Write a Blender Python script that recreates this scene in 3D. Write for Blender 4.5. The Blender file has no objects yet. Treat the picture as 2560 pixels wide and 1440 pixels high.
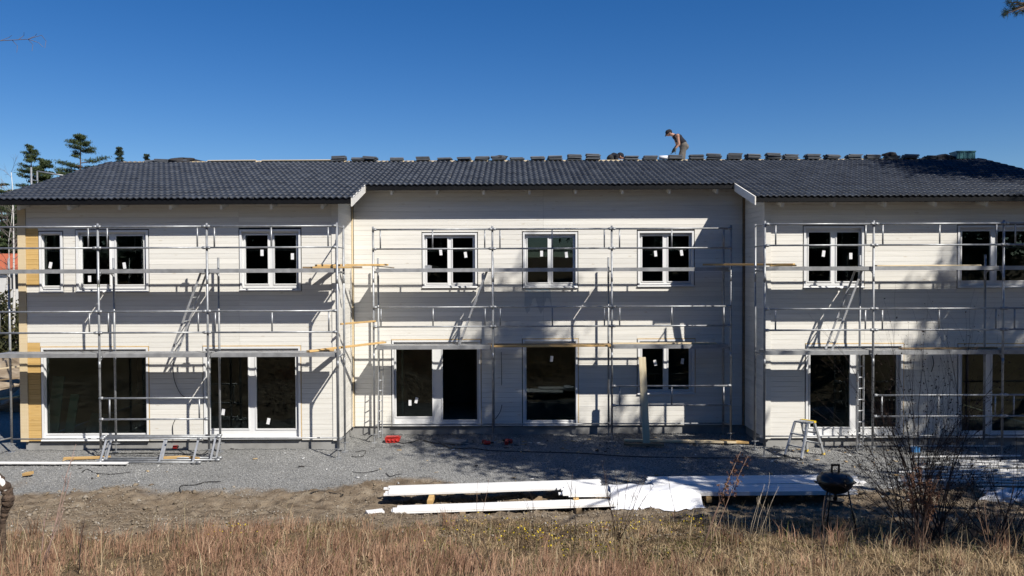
import bpy, math, random
import numpy as np
from mathutils import Vector, Matrix

random.seed(7)
RNG = np.random.default_rng(11)
scene = bpy.context.scene
COL = scene.collection
R = math.radians

# ------------------------------------------------------------------ camera
CAM_Z = 4.4
F_PX = 2000.0
cam_data = bpy.data.cameras.new("camera")
cam = bpy.data.objects.new("camera", cam_data)
COL.objects.link(cam)
cam_data.sensor_width = 36.0
cam_data.lens = 36.0 * F_PX / 2560.0
cam_data.clip_start = 0.1
cam_data.clip_end = 3000.0
CAM_ROT = (Matrix.Rotation(R(0.0), 3, 'Z') @ Matrix.Rotation(R(90 - 1.15), 3, 'X') @ Matrix.Rotation(R(-0.22), 3, 'Z'))
cam.matrix_world = Matrix.Translation((0, 0, CAM_Z)) @ CAM_ROT.to_4x4()
scene.camera = cam

# ------------------------------------------------------------------ sun and sky
SUN = Vector((0.90, -1.0, 1.34))
EL = math.atan2(SUN.z, math.hypot(SUN.x, SUN.y))
AZ = math.atan2(SUN.x, SUN.y)              # clockwise from +Y
world = bpy.data.worlds.new("World")
scene.world = world
world.use_nodes = True
wn = world.node_tree
for n in list(wn.nodes):
    wn.nodes.remove(n)
sky = wn.nodes.new('ShaderNodeTexSky')
sky.sky_type = 'NISHITA'
sky.sun_disc = False
sky.sun_elevation = EL
sky.sun_rotation = AZ
sky.altitude = 900.0
sky.air_density = 1.0
sky.dust_density = 0.0
sky.ozone_density = 3.5
hs = wn.nodes.new('ShaderNodeHueSaturation')
hs.inputs['Saturation'].default_value = 1.35
hs.inputs['Hue'].default_value = 0.51
bg = wn.nodes.new('ShaderNodeBackground')
bg.inputs['Strength'].default_value = 0.079
wo = wn.nodes.new('ShaderNodeOutputWorld')
wn.links.new(sky.outputs[0], hs.inputs['Color'])
wn.links.new(hs.outputs[0], bg.inputs[0])
wn.links.new(bg.outputs[0], wo.inputs[0])
sd = bpy.data.lights.new("sun", 'SUN')
sd.energy = 5.0
sd.angle = R(0.53)
sd.color = (1.0, 0.955, 0.88)
so = bpy.data.objects.new("sun", sd)
COL.objects.link(so)
so.rotation_euler = (-SUN).to_track_quat('-Z', 'Y').to_euler()
so.location = (20, -20, 40)
scene.view_settings.view_transform = 'Standard'
scene.view_settings.look = 'None'
scene.view_settings.exposure = 0.26
scene.view_settings.gamma = 1.0
scene.view_settings.use_curve_mapping = False
scene.cycles.max_bounces = 8
scene.cycles.diffuse_bounces = 1
scene.cycles.transparent_max_bounces = 12
scene.cycles.use_denoising = True

# ------------------------------------------------------------------ layout helpers
def at(px, py, Y):
    """world point at depth Y seen at photograph pixel (px, py)"""
    d = CAM_ROT @ Vector(((px - 1280) / F_PX, (720 - py) / F_PX, -1.0))
    t = Y / d.y
    return Vector((d.x * t, Y, CAM_Z + d.z * t))

def on_level(px, py, z):
    d = CAM_ROT @ Vector(((px - 1280) / F_PX, (720 - py) / F_PX, -1.0))
    t = (z - CAM_Z) / d.z
    return Vector((d.x * t, d.y * t, z))

_P = RNG.random((64, 256, 256))[:6]
def vnoise(x, y, scale, k=0):
    """smooth value noise, numpy arrays"""
    x = np.asarray(x, float) / scale + 37.3 * (k + 1); y = np.asarray(y, float) / scale + 11.7 * (k + 1)
    xi = np.floor(x).astype(int); yi = np.floor(y).astype(int)
    fx = x - xi; fy = y - yi
    fx = fx * fx * (3 - 2 * fx); fy = fy * fy * (3 - 2 * fy)
    t = _P[k % 6]
    a = t[xi % 256, yi % 256]; b = t[(xi + 1) % 256, yi % 256]
    c = t[xi % 256, (yi + 1) % 256]; d = t[(xi + 1) % 256, (yi + 1) % 256]
    return (a * (1 - fx) + b * fx) * (1 - fy) + (c * (1 - fx) + d * fx) * fy

def sstep(a, b, x):
    t = np.clip((np.asarray(x, float) - a) / (b - a), 0, 1)
    return t * t * (3 - 2 * t)

def base_height(x, y):
    y = np.asarray(y, float)
    s = np.clip((15.0 - y) / 13.0, 0, 1)
    h = 2.7 * s ** 1.12
    h = h + np.clip(2.0 - y, 0, 60) * 0.06
    return h

def gravel_mask(x, y):
    x = np.asarray(x, float); y = np.asarray(y, float)
    edge = 16.0 + 0.9 * np.exp(-((x + 2.6) / 1.5) ** 2) + 0.7 * sstep(-8, -12, x) + 0.25 * sstep(0, 4, x)
    edge = edge + (vnoise(x, y, 1.3, 0) - .5) * 1.0 + (vnoise(x, y, .35, 1) - .5) * .5
    return sstep(-0.25, 0.25, y - edge) * (1 - sstep(24, 26, y))

def ground_z(x, y):
    g = gravel_mask(x, y)
    near = sstep(40, 22, y) * sstep(-5, 2, y)
    rough = (vnoise(x, y, .6, 2) - .5) * .07 + (vnoise(x, y, .2, 3) - .5) * .075 + np.abs(vnoise(x, y, .11, 4) - .5) * -.11 + (vnoise(x, y, .08, 1) - .5) * .05
    stone = (vnoise(x, y, 1.1, 2) - .5) * .045 + (vnoise(x, y, .25, 5) - .5) * .018 + (vnoise(x, y, .09, 0) - .5) * .02
    z = base_height(x, y) + near * ((1 - g) * rough + g * stone - .012)
    z = z + (vnoise(x, y, 2.3, 1) - .5) * .12 * (1 - g) * sstep(16, 13, y)
    return z

def gz(x, y):
    return float(ground_z(np.array([x]), np.array([y]))[0])

# ------------------------------------------------------------------ mesh builder
ORG = {}
class MB:
    def __init__(self):
        self.v = []; self.f = []
    def quad(self, a, b, c, d):
        i = len(self.v); self.v += [tuple(a), tuple(b), tuple(c), tuple(d)]; self.f.append((i, i + 1, i + 2, i + 3))
    def box(self, x0, x1, y0, y1, z0, z1):
        i = len(self.v)
        self.v += [(x0, y0, z0), (x1, y0, z0), (x1, y1, z0), (x0, y1, z0), (x0, y0, z1), (x1, y0, z1), (x1, y1, z1), (x0, y1, z1)]
        for q in ((3, 2, 1, 0), (4, 5, 6, 7), (0, 1, 5, 4), (1, 2, 6, 5), (2, 3, 7, 6), (3, 0, 4, 7)):
            self.f.append(tuple(i + k for k in q))
        return self
    def beam(self, p, q, w, h, up=(0, 0, 1), ch=0.0):
        """bar from p to q, w across, h along up; ch = chamfer"""
        p = Vector(p); q = Vector(q); d = (q - p).normalized(); u = Vector(up)
        s = d.cross(u)
        if s.length < 1e-4:
            s = d.cross(Vector((1, 0, 0)))
        s.normalize(); u = s.cross(d).normalized()
        a, b = w / 2, h / 2
        if ch > 0:
            prof = [(-a + ch, -b), (a - ch, -b), (a, -b + ch), (a, b - ch), (a - ch, b), (-a + ch, b), (-a, b - ch), (-a, -b + ch)]
        else:
            prof = [(-a, -b), (a, -b), (a, b), (-a, b)]
        n = len(prof); i = len(self.v)
        for o in (p, q):
            for (x, y) in prof:
                self.v.append(tuple(o + s * x + u * y))
        for k in range(n):
            self.f.append((i + k, i + (k + 1) % n, i + n + (k + 1) % n, i + n + k))
        self.f.append(tuple(i + k for k in reversed(range(n)))); self.f.append(tuple(i + n + k for k in range(n)))
        return self
    def path(self, pts, rad, n=6, caps=True):
        pts = [Vector(p) for p in pts]
        if not hasattr(rad, '__len__'):
            rad = [rad] * len(pts)
        i0 = len(self.v); ref = None
        for k, p in enumerate(pts):
            d = (pts[min(k + 1, len(pts) - 1)] - pts[max(k - 1, 0)])
            if d.length < 1e-6: d = Vector((0, 0, 1))
            d.normalize()
            if ref is None:
                ref = d.cross(Vector((0, 0, 1)))
                if ref.length < .05: ref = d.cross(Vector((1, 0, 0)))
                ref.normalize()
            else:
                ref = (ref - d * ref.dot(d))
                if ref.length < 1e-4: ref = d.cross(Vector((.3, .5, .8)))
                ref.normalize()
            b = d.cross(ref)
            for j in range(n):
                a = 2 * math.pi * j / n
                self.v.append(tuple(p + (ref * math.cos(a) + b * math.sin(a)) * rad[k]))
        for k in range(len(pts) - 1):
            for j in range(n):
                a = i0 + k * n + j; b2 = i0 + k * n + (j + 1) % n
                self.f.append((a, b2, b2 + n, a + n))
        if caps:
            self.f.append(tuple(i0 + j for j in reversed(range(n))))
            e = i0 + (len(pts) - 1) * n
            self.f.append(tuple(e + j for j in range(n)))
        return self
    def tube(self, p, q, r, n=8, r2=None):
        return self.path([p, q], [r, r if r2 is None else r2], n)
    def lathe(self, c, prof, n=20, axis='z'):
        i0 = len(self.v); c = Vector(c)
        for (r, z) in prof:
            for j in range(n):
                a = 2 * math.pi * j / n
                self.v.append(tuple(c + Vector((r * math.cos(a), r * math.sin(a), z))))
        for k in range(len(prof) - 1):
            for j in range(n):
                a = i0 + k * n + j; b = i0 + k * n + (j + 1) % n
                self.f.append((a, b, b + n, a + n))
        self.f.append(tuple(i0 + j for j in reversed(range(n))))
        e = i0 + (len(prof) - 1) * n
        self.f.append(tuple(e + j for j in range(n)))
        return self
    def prism(self, prof, p, q_off):
        """closed profile (list of 3-D points) swept by q_off"""
        n = len(prof); i = len(self.v); o = Vector(q_off)
        for a in prof: self.v.append(tuple(Vector(a) + Vector(p)))
        for a in prof: self.v.append(tuple(Vector(a) + Vector(p) + o))
        for k in range(n):
            self.f.append((i + k, i + (k + 1) % n, i + n + (k + 1) % n, i + n + k))
        self.f.append(tuple(i + k for k in reversed(range(n)))); self.f.append(tuple(i + n + k for k in range(n)))
        return self
    def build(self, name, mat, parent=None, smooth=False, org=None):
        if parent is not None: org = ORG.get(parent.name, Vector((0, 0, 0)))
        if org is None: org = Vector((0, 0, 0))
        org = Vector(org)
        me = bpy.data.meshes.new(name)
        me.from_pydata([(a - org.x, b - org.y, c - org.z) for a, b, c in self.v], [], self.f)
        me.materials.append(mat)
        if smooth: me.polygons.foreach_set('use_smooth', [True] * len(me.polygons))
        o = bpy.data.objects.new(name, me)
        COL.objects.link(o)
        if parent is not None: o.parent = parent
        else: o.location = org
        ORG[o.name] = org
        return o

def np_mesh(name, verts, faces, mat, parent=None, attr=None, smooth=False, org=(0, 0, 0)):
    """verts (n,3), faces (m,k) numpy"""
    org = np.array(org, float)
    me = bpy.data.meshes.new(name)
    m, k = faces.shape
    me.vertices.add(len(verts)); me.vertices.foreach_set('co', (verts - org).astype(np.float32).ravel())
    me.loops.add(m * k); me.loops.foreach_set('vertex_index', faces.astype(np.int32).ravel())
    me.polygons.add(m); me.polygons.foreach_set('loop_start', np.arange(0, m * k, k, dtype=np.int32))
    me.polygons.foreach_set('loop_total', np.full(m, k, dtype=np.int32))
    if smooth: me.polygons.foreach_set('use_smooth', np.ones(m, bool))
    me.update(calc_edges=True)
    if attr is not None:
        for an, val in attr.items():
            a = me.attributes.new(an, 'FLOAT', 'POINT'); a.data.foreach_set('value', np.asarray(val, np.float32))
    me.materials.append(mat)
    o = bpy.data.objects.new(name, me); COL.objects.link(o)
    if parent is not None: o.parent = parent
    else: o.location = Vector(org)
    ORG[o.name] = Vector(org)
    return o

def tag(o, label=None, cat=None, group=None, kind=None):
    if label: o['label'] = label
    if cat: o['category'] = cat
    if group: o['group'] = group
    if kind: o['kind'] = kind
    return o

def thing(name, label, cat, loc=(0, 0, 0), group=None):
    o = bpy.data.objects.new(name, None); COL.objects.link(o)
    o.location = loc; o.empty_display_size = .2
    ORG[o.name] = Vector(loc)
    return tag(o, label, cat, group)

def copy_tree(src, parent=None):
    c = src.copy(); COL.objects.link(c); c.parent = parent
    ORG[c.name] = ORG.get(src.name, Vector((0, 0, 0)))
    for ch in src.children:
        copy_tree(ch, c)
    return c

# ------------------------------------------------------------------ materials
MATS = {}
def pm(name, c1, c2=None, scale=4.0, rough=.7, metal=0.0, bump=0.0, bscale=None, stretch=(1, 1, 1), rnd=0.0, spec=.5,
       coat=0.0, detail=6.0, lo=.35, hi=.65):
    """procedural material: two tones mixed by noise, optional bump, optional per-object brightness"""
    if name in MATS: return MATS[name]
    m = bpy.data.materials.new(name); m.use_nodes = True
    nt = m.node_tree; b = nt.nodes['Principled BSDF']
    b.inputs['Roughness'].default_value = rough; b.inputs['Metallic'].default_value = metal
    b.inputs['Specular IOR Level'].default_value = spec
    b.inputs['Coat Weight'].default_value = coat
    tc = nt.nodes.new('ShaderNodeTexCoord'); mp = nt.nodes.new('ShaderNodeMapping')
    mp.inputs['Scale'].default_value = stretch
    nt.links.new(tc.outputs['Object'], mp.inputs['Vector'])
    oi = nt.nodes.new('ShaderNodeObjectInfo')
    ml = nt.nodes.new('ShaderNodeVectorMath'); ml.operation = 'SCALE'
    ml.inputs[0].default_value = (31, 17, 23); nt.links.new(oi.outputs['Random'], ml.inputs['Scale'])
    nt.links.new(ml.outputs[0], mp.inputs['Location'])
    nz = nt.nodes.new('ShaderNodeTexNoise'); nz.inputs['Scale'].default_value = scale; nz.inputs['Detail'].default_value = detail
    nt.links.new(mp.outputs[0], nz.inputs['Vector'])
    rp = nt.nodes.new('ShaderNodeValToRGB')
    rp.color_ramp.elements[0].position = lo; rp.color_ramp.elements[1].position = hi
    rp.color_ramp.elements[0].color = (*c1, 1); rp.color_ramp.elements[1].color = (*(c2 or c1), 1)
    nt.links.new(nz.outputs['Fac'], rp.inputs['Fac'])
    out = rp.outputs['Color']
    if rnd > 0:
        mr = nt.nodes.new('ShaderNodeMapRange'); mr.inputs['To Min'].default_value = 1 - rnd; mr.inputs['To Max'].default_value = 1 + rnd
        nt.links.new(oi.outputs['Random'], mr.inputs['Value'])
        hv = nt.nodes.new('ShaderNodeHueSaturation'); nt.links.new(mr.outputs[0], hv.inputs['Value']); nt.links.new(out, hv.inputs['Color'])
        out = hv.outputs['Color']
    nt.links.new(out, b.inputs['Base Color'])
    if bump > 0:
        nb = nt.nodes.new('ShaderNodeTexNoise'); nb.inputs['Scale'].default_value = bscale or scale * 4; nb.inputs['Detail'].default_value = 5
        nt.links.new(mp.outputs[0], nb.inputs['Vector'])
        bn = nt.nodes.new('ShaderNodeBump'); bn.inputs['Strength'].default_value = bump; bn.inputs['Distance'].default_value = .02
        nt.links.new(nb.outputs['Fac'], bn.inputs['Height']); nt.links.new(bn.outputs[0], b.inputs['Normal'])
    MATS[name] = m
    return m

def glass_mat():
    m = bpy.data.materials.new('window_glass'); m.use_nodes = True; nt = m.node_tree
    nt.nodes.clear()
    out = nt.nodes.new('ShaderNodeOutputMaterial'); mix = nt.nodes.new('ShaderNodeMixShader')
    fr = nt.nodes.new('ShaderNodeFresnel'); fr.inputs['IOR'].default_value = 1.48
    tr = nt.nodes.new('ShaderNodeBsdfTransparent'); tr.inputs[0].default_value = (.62, .74, .68, 1)
    gl = nt.nodes.new('ShaderNodeBsdfGlossy'); gl.inputs['Roughness'].default_value = .004; gl.inputs['Color'].default_value = (.9, .93, .95, 1)
    tc = nt.nodes.new('ShaderNodeTexCoord'); nz = nt.nodes.new('ShaderNodeTexNoise'); nz.inputs['Scale'].default_value = 1.1
    bn = nt.nodes.new('ShaderNodeBump'); bn.inputs['Strength'].default_value = .02; bn.inputs['Distance'].default_value = .02
    nt.links.new(tc.outputs['Object'], nz.inputs['Vector']); nt.links.new(nz.outputs['Fac'], bn.inputs['Height'])
    nt.links.new(bn.outputs[0], gl.inputs['Normal'])
    nt.links.new(fr.outputs[0], mix.inputs[0]); nt.links.new(tr.outputs[0], mix.inputs[1]); nt.links.new(gl.outputs[0], mix.inputs[2])
    nt.links.new(mix.outputs[0], out.inputs[0])
    return m

def film_mat(name, col, opacity):
    m = bpy.data.materials.new(name); m.use_nodes = True; nt = m.node_tree; b = nt.nodes['Principled BSDF']
    b.inputs['Base Color'].default_value = (*col, 1); b.inputs['Roughness'].default_value = .25
    b.inputs['Alpha'].default_value = opacity
    tc = nt.nodes.new('ShaderNodeTexCoord'); nz = nt.nodes.new('ShaderNodeTexNoise'); nz.inputs['Scale'].default_value = 5
    mr = nt.nodes.new('ShaderNodeMapRange'); mr.inputs['To Min'].default_value = opacity * .7; mr.inputs['To Max'].default_value = min(1, opacity * 1.4)
    nt.links.new(tc.outputs['Object'], nz.inputs['Vector']); nt.links.new(nz.outputs['Fac'], mr.inputs['Value']); nt.links.new(mr.outputs[0], b.inputs['Alpha'])
    return m

def tone_mat(name, stops, rough=.8, attr='tone', transl=0.0, bump=0.0, bscale=60, spec=.3):
    """colour ramp driven by a per-vertex 'tone' value (each blade, leaf or stone its own)"""
    m = bpy.data.materials.new(name); m.use_nodes = True; nt = m.node_tree; b = nt.nodes['Principled BSDF']
    b.inputs['Roughness'].default_value = rough; b.inputs['Specular IOR Level'].default_value = spec
    a = nt.nodes.new('ShaderNodeAttribute'); a.attribute_name = attr
    rp = nt.nodes.new('ShaderNodeValToRGB'); cr = rp.color_ramp
    for k, (p, c) in enumerate(stops):
        e = cr.elements[k] if k < 2 else cr.elements.new(p)
        e.position = p; e.color = (*c, 1)
    nt.links.new(a.outputs['Fac'], rp.inputs['Fac']); nt.links.new(rp.outputs[0], b.inputs['Base Color'])
    if transl > 0:
        t = nt.nodes.new('ShaderNodeBsdfTranslucent'); nt.links.new(rp.outputs[0], t.inputs[0])
        mx = nt.nodes.new('ShaderNodeMixShader'); mx.inputs[0].default_value = transl
        nt.links.new(b.outputs[0], mx.inputs[1]); nt.links.new(t.outputs[0], mx.inputs[2])
        nt.links.new(mx.outputs[0], nt.nodes['Material Output'].inputs[0])
    if bump:
        tc = nt.nodes.new('ShaderNodeTexCoord'); nb = nt.nodes.new('ShaderNodeTexNoise'); nb.inputs['Scale'].default_value = bscale
        bn = nt.nodes.new('ShaderNodeBump'); bn.inputs['Strength'].default_value = bump; bn.inputs['Distance'].default_value = .01
        nt.links.new(tc.outputs['Object'], nb.inputs['Vector']); nt.links.new(nb.outputs['Fac'], bn.inputs['Height']); nt.links.new(bn.outputs[0], b.inputs['Normal'])
    return m

def siding_mat(name, base, tint, knot):
    """stained spruce board: long grain, faint knots, slight board-to-board change"""
    m = bpy.data.materials.new(name); m.use_nodes = True; nt = m.node_tree; b = nt.nodes['Principled BSDF']
    b.inputs['Roughness'].default_value = .62; b.inputs['Specular IOR Level'].default_value = .3
    tc = nt.nodes.new('ShaderNodeTexCoord'); oi = nt.nodes.new('ShaderNodeObjectInfo')
    ml = nt.nodes.new('ShaderNodeVectorMath'); ml.operation = 'SCALE'; ml.inputs[0].default_value = (41, 13, 7)
    nt.links.new(oi.outputs['Random'], ml.inputs['Scale'])
    ad = nt.nodes.new('ShaderNodeVectorMath'); ad.operation = 'ADD'
    nt.links.new(tc.outputs['Object'], ad.inputs[0]); nt.links.new(ml.outputs[0], ad.inputs[1])
    mp = nt.nodes.new('ShaderNodeMapping'); mp.inputs['Scale'].default_value = (.6, .6, 14)
    nt.links.new(ad.outputs[0], mp.inputs['Vector'])
    nz = nt.nodes.new('ShaderNodeTexNoise'); nz.inputs['Scale'].default_value = 2.2; nz.inputs['Detail'].default_value = 7
    nt.links.new(mp.outputs[0], nz.inputs['Vector'])
    rp = nt.nodes.new('ShaderNodeValToRGB'); rp.color_ramp.elements[0].position = .3; rp.color_ramp.elements[1].position = .68
    rp.color_ramp.elements[0].color = (*tint, 1); rp.color_ramp.elements[1].color = (*base, 1)
    nt.links.new(nz.outputs['Fac'], rp.inputs[0])
    m2 = nt.nodes.new('ShaderNodeMapping'); m2.inputs['Scale'].default_value = (1.7, 1.7, 5.5); nt.links.new(ad.outputs[0], m2.inputs['Vector'])
    vo = nt.nodes.new('ShaderNodeTexVoronoi'); vo.inputs['Scale'].default_value = 1.0; nt.links.new(m2.outputs[0], vo.inputs['Vector'])
    kr = nt.nodes.new('ShaderNodeValToRGB'); kr.color_ramp.elements[0].position = .03; kr.color_ramp.elements[1].position = .12
    kr.color_ramp.elements[0].color = (1, 1, 1, 1); kr.color_ramp.elements[1].color = (0, 0, 0, 1)
    nt.links.new(vo.outputs['Distance'], kr.inputs[0])
    km = nt.nodes.new('ShaderNodeMix'); km.data_type = 'RGBA'; km.inputs[7].default_value = (*knot, 1)
    kf = nt.nodes.new('ShaderNodeMath'); kf.operation = 'MULTIPLY'; kf.inputs[1].default_value = .55
    nt.links.new(kr.outputs[0], kf.inputs[0]); nt.links.new(kf.outputs[0], km.inputs[0]); nt.links.new(rp.outputs[0], km.inputs[6])
    hv = nt.nodes.new('ShaderNodeHueSaturation'); mr = nt.nodes.new('ShaderNodeMapRange')
    mr.inputs['To Min'].default_value = .91; mr.inputs['To Max'].default_value = 1.04
    nt.links.new(oi.outputs['Random'], mr.inputs[0]); nt.links.new(mr.outputs[0], hv.inputs['Value']); nt.links.new(km.outputs[2], hv.inputs['Color'])
    nt.links.new(hv.outputs[0], b.inputs['Base Color'])
    bn = nt.nodes.new('ShaderNodeBump'); bn.inputs['Strength'].default_value = .12; bn.inputs['Distance'].default_value = .004
    nt.links.new(nz.outputs['Fac'], bn.inputs['Height']); nt.links.new(bn.outputs[0], b.inputs['Normal'])
    return m

def ground_mat():
    m = bpy.data.materials.new('ground_soil'); m.use_nodes = True; nt = m.node_tree; b = nt.nodes['Principled BSDF']
    b.inputs['Roughness'].default_value = .95; b.inputs['Specular IOR Level'].default_value = .15
    tc = nt.nodes.new('ShaderNodeTexCoord')
    def ramp(scale, stops, det=8, kind='n'):
        t = nt.nodes.new('ShaderNodeTexNoise' if kind == 'n' else 'ShaderNodeTexVoronoi')
        t.inputs['Scale'].default_value = scale
        if kind == 'n': t.inputs['Detail'].default_value = det
        nt.links.new(tc.outputs['Object'], t.inputs['Vector'])
        rp = nt.nodes.new('ShaderNodeValToRGB')
        for k, (p, c) in enumerate(stops):
            e = rp.color_ramp.elements[k] if k < 2 else rp.color_ramp.elements.new(p)
            e.position = p; e.color = (*c, 1)
        src = t.outputs['Fac'] if kind == 'n' else t.outputs['Color']
        nt.links.new(src, rp.inputs[0])
        return rp.outputs[0], t
    def mix(a, b_, f):
        x = nt.nodes.new('ShaderNodeMix'); x.data_type = 'RGBA'
        nt.links.new(f, x.inputs[0]); nt.links.new(a, x.inputs[6]); nt.links.new(b_, x.inputs[7]); return x.outputs[2]
    def attr(n):
        a = nt.nodes.new('ShaderNodeAttribute'); a.attribute_name = n; return a.outputs['Fac']
    gv, gvt = ramp(38, [(.2, (.13, .13, .126)), (.5, (.25, .25, .24)), (.85, (.39, .385, .37))], kind='v')
    g2, _ = ramp(1.1, [(.35, (.20, .20, .195)), (.7, (.30, .297, .285))])
    gm = nt.nodes.new('ShaderNodeMix'); gm.data_type = 'RGBA'; gm.inputs[0].default_value = .45
    nt.links.new(gv, gm.inputs[6]); nt.links.new(g2, gm.inputs[7])
    d1, dt = ramp(3.2, [(.3, (.115, .086, .058)), (.5, (.21, .162, .112)), (.72, (.30, .245, .178))], 12)
    s1, _ = ramp(2.0, [(.3, (.09, .06, .035)), (.6, (.16, .11, .062)), (.8, (.10, .10, .045))], 8)
    far, _ = ramp(.25, [(.3, (.10, .085, .05)), (.7, (.15, .13, .075))], 6)
    c = mix(d1, gm.outputs[2], attr('gravel'))
    c = mix(c, s1, attr('turf'))
    c = mix(c, far, attr('far'))
    nt.links.new(c, b.inputs['Base Color'])
    nb = nt.nodes.new('ShaderNodeTexNoise'); nb.inputs['Scale'].default_value = 30; nb.inputs['Detail'].default_value = 8
    nt.links.new(tc.outputs['Object'], nb.inputs['Vector'])
    bn = nt.nodes.new('ShaderNodeBump'); bn.inputs['Strength'].default_value = 1.0; bn.inputs['Distance'].default_value = .04
    nt.links.new(nb.outputs['Fac'], bn.inputs['Height']); nt.links.new(bn.outputs[0], b.inputs['Normal'])
    return m

M_SIDE = siding_mat('white_stained_board', (.87, .845, .78), (.79, .76, .69), (.58, .50, .38))
M_RAWB = siding_mat('unpainted_board', (.72, .48, .19), (.60, .38, .13), (.40, .22, .08))
M_PALE = siding_mat('pale_primed_board', (.78, .64, .42), (.72, .57, .35), (.5, .35, .18))
M_PVC = pm('white_window_paint', (.84, .84, .83), (.80, .80, .79), 3, .35, rnd=.02)
M_LIN = pm('raw_lining_wood', (.70, .52, .28), (.60, .42, .2), 5, .7, stretch=(1, 1, 1), rnd=.06)
M_GLASS = glass_mat()
M_STEEL = pm('galvanised_steel', (.40, .41, .42), (.28, .29, .30), 9, .45, .45, rnd=.08)
M_ALU = pm('aluminium', (.62, .63, .64), (.5, .51, .52), 12, .38, .55, rnd=.06)
M_DECK = pm('scaffold_deck_steel', (.42, .425, .43), (.30, .305, .31), 5, .5, .35, bump=.2, rnd=.1)
M_TILE = pm('anthracite_roof_tile', (.022, .028, .042), (.032, .040, .056), 6, .5, 0, spec=.28, rnd=.22, bump=.1, bscale=80)
M_TILET = tone_mat('anthracite_tile_field', [(0, (.017, .022, .034)), (.6, (.027, .034, .050)), (1, (.040, .048, .066))], .5, bump=.2, bscale=70, spec=.28)
M_TILES = pm('sunlit_dusty_roof_tile', (.085, .093, .105), (.13, .138, .15), 5, .55, rnd=.3, bump=.15)  # dusty grey, also lightened to stand for the sunlit sides of the stacks
M_BLACK = pm('black_sheet_metal', (.006, .006, .007), (.009, .009, .010), 8, .5, 0, spec=.25)
M_DARKW = pm('dark_wall_membrane', (.03, .03, .032), (.05, .05, .05), 5, .9)
M_CONC = pm('foundation_concrete', (.24, .235, .225), (.34, .335, .32), 2.5, .9, bump=.2, rnd=.03)
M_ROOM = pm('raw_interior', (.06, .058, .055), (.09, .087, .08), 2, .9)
M_FLOOR = pm('interior_floor', (.26, .24, .2), (.33, .3, .25), 3, .8)
M_TIMB = pm('sawn_pine', (.62, .41, .17), (.50, .31, .12), 2.5, .75, stretch=(.6, 4, 6), rnd=.12, bump=.15)
M_TIMBD = pm('weathered_pine', (.30, .22, .13), (.22, .15, .085), 2.5, .85, stretch=(.6, 4, 6), rnd=.12)
M_PLANK = siding_mat('white_primed_plank', (.88, .87, .85), (.82, .81, .79), (.7, .66, .6))
M_RUBB = pm('black_rubber', (.014, .014, .014), (.022, .022, .022), 8, .6)
M_RED = pm('red_plastic', (.52, .03, .022), (.42, .022, .018), 6, .4)
M_STICK = pm('paper_label', (.86, .86, .86), (.78, .78, .79), 30, .7)
M_YEL = pm('yellow_plastic', (.72, .50, .03), (.62, .42, .025), 6, .5)
M_BLUE = pm('blue_plastic', (.06, .2, .5), (.08, .3, .6), 6, .4)
M_TEAL = pm('teal_plastic', (.03, .12, .14), (.045, .16, .18), 6, .45)
M_TARP = pm('white_plastic_sheet', (.84, .84, .86), (.78, .79, .82), 3, .35, bump=.5, bscale=7)
M_GRILL = pm('black_enamel', (.010, .010, .011), (.016, .016, .017), 5, .32, rnd=.05, coat=.2)
M_BARK = pm('pine_bark', (.10, .065, .045), (.17, .115, .08), 9, .95, bump=.6, stretch=(1, 1, .35))
M_BIRCH = pm('birch_bark', (.16, .14, .12), (.62, .59, .54), 3, .85, stretch=(1, 1, 3), lo=.3, hi=.45)
M_TWIG = pm('dark_twig', (.045, .030, .024), (.075, .05, .04), 12, .85)
M_STEM = pm('dry_stem', (.17, .10, .07), (.26, .17, .12), 14, .85, rnd=.15)
M_SKIN = pm('skin', (.42, .225, .15), (.36, .18, .12), 12, .55)
M_NAVY = pm('navy_cloth', (.006, .007, .013), (.011, .012, .02), 18, .9)
M_GREYC = pm('grey_work_cloth', (.095, .085, .075), (.16, .145, .125), 14, .9, bump=.4, bscale=30)
M_POCK = pm('dark_pocket_cloth', (.02, .02, .022), (.035, .034, .034), 14, .9)
M_GLOVE = pm('grey_green_glove', (.06, .075, .075), (.09, .10, .095), 14, .9)
M_HAIR = pm('brown_hair', (.05, .03, .02), (.08, .05, .03), 20, .8)
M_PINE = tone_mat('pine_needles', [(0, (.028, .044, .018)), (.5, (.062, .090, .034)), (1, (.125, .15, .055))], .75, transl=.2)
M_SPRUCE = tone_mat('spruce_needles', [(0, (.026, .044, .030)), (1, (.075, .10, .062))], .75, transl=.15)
M_HEDGE = tone_mat('hedge_leaves', [(0, (.02, .026, .010)), (.6, (.06, .06, .022)), (1, (.12, .09, .035))], .8, transl=.12)
M_BUSH = tone_mat('dark_bud_leaves', [(0, (.02, .014, .010)), (1, (.05, .032, .022))], .8)
M_DOCK = tone_mat('rusty_seed_heads', [(0, (.075, .035, .022)), (1, (.18, .095, .06))], .9)
M_GRASS = tone_mat('dry_grass', [(0, (.16, .095, .055)), (.3, (.39, .225, .145)), (.65, (.56, .36, .24)), (.9, (.70, .53, .36)), (1, (.16, .17, .05))], .85, transl=.25)
M_STRAW = tone_mat('pale_straw', [(0, (.17, .115, .065)), (.3, (.42, .30, .175)), (.65, (.60, .455, .28)), (.9, (.74, .61, .40)), (1, (.15, .16, .05))], .85, transl=.25)
M_HEATH = tone_mat('heath_leaves', [(0, (.045, .03, .018)), (.35, (.10, .062, .03)), (.6, (.085, .085, .03)), (1, (.19, .15, .05))], .85, transl=.15)
M_FLOW = tone_mat('yellow_petals', [(0, (.62, .42, .02)), (1, (.80, .62, .04))], .7, transl=.2)
M_STONE = tone_mat('crushed_stone', [(0, (.12, .12, .117)), (.5, (.265, .263, .254)), (.85, (.38, .376, .365)), (1, (.5, .5, .49))], .9, bump=.3)
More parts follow.
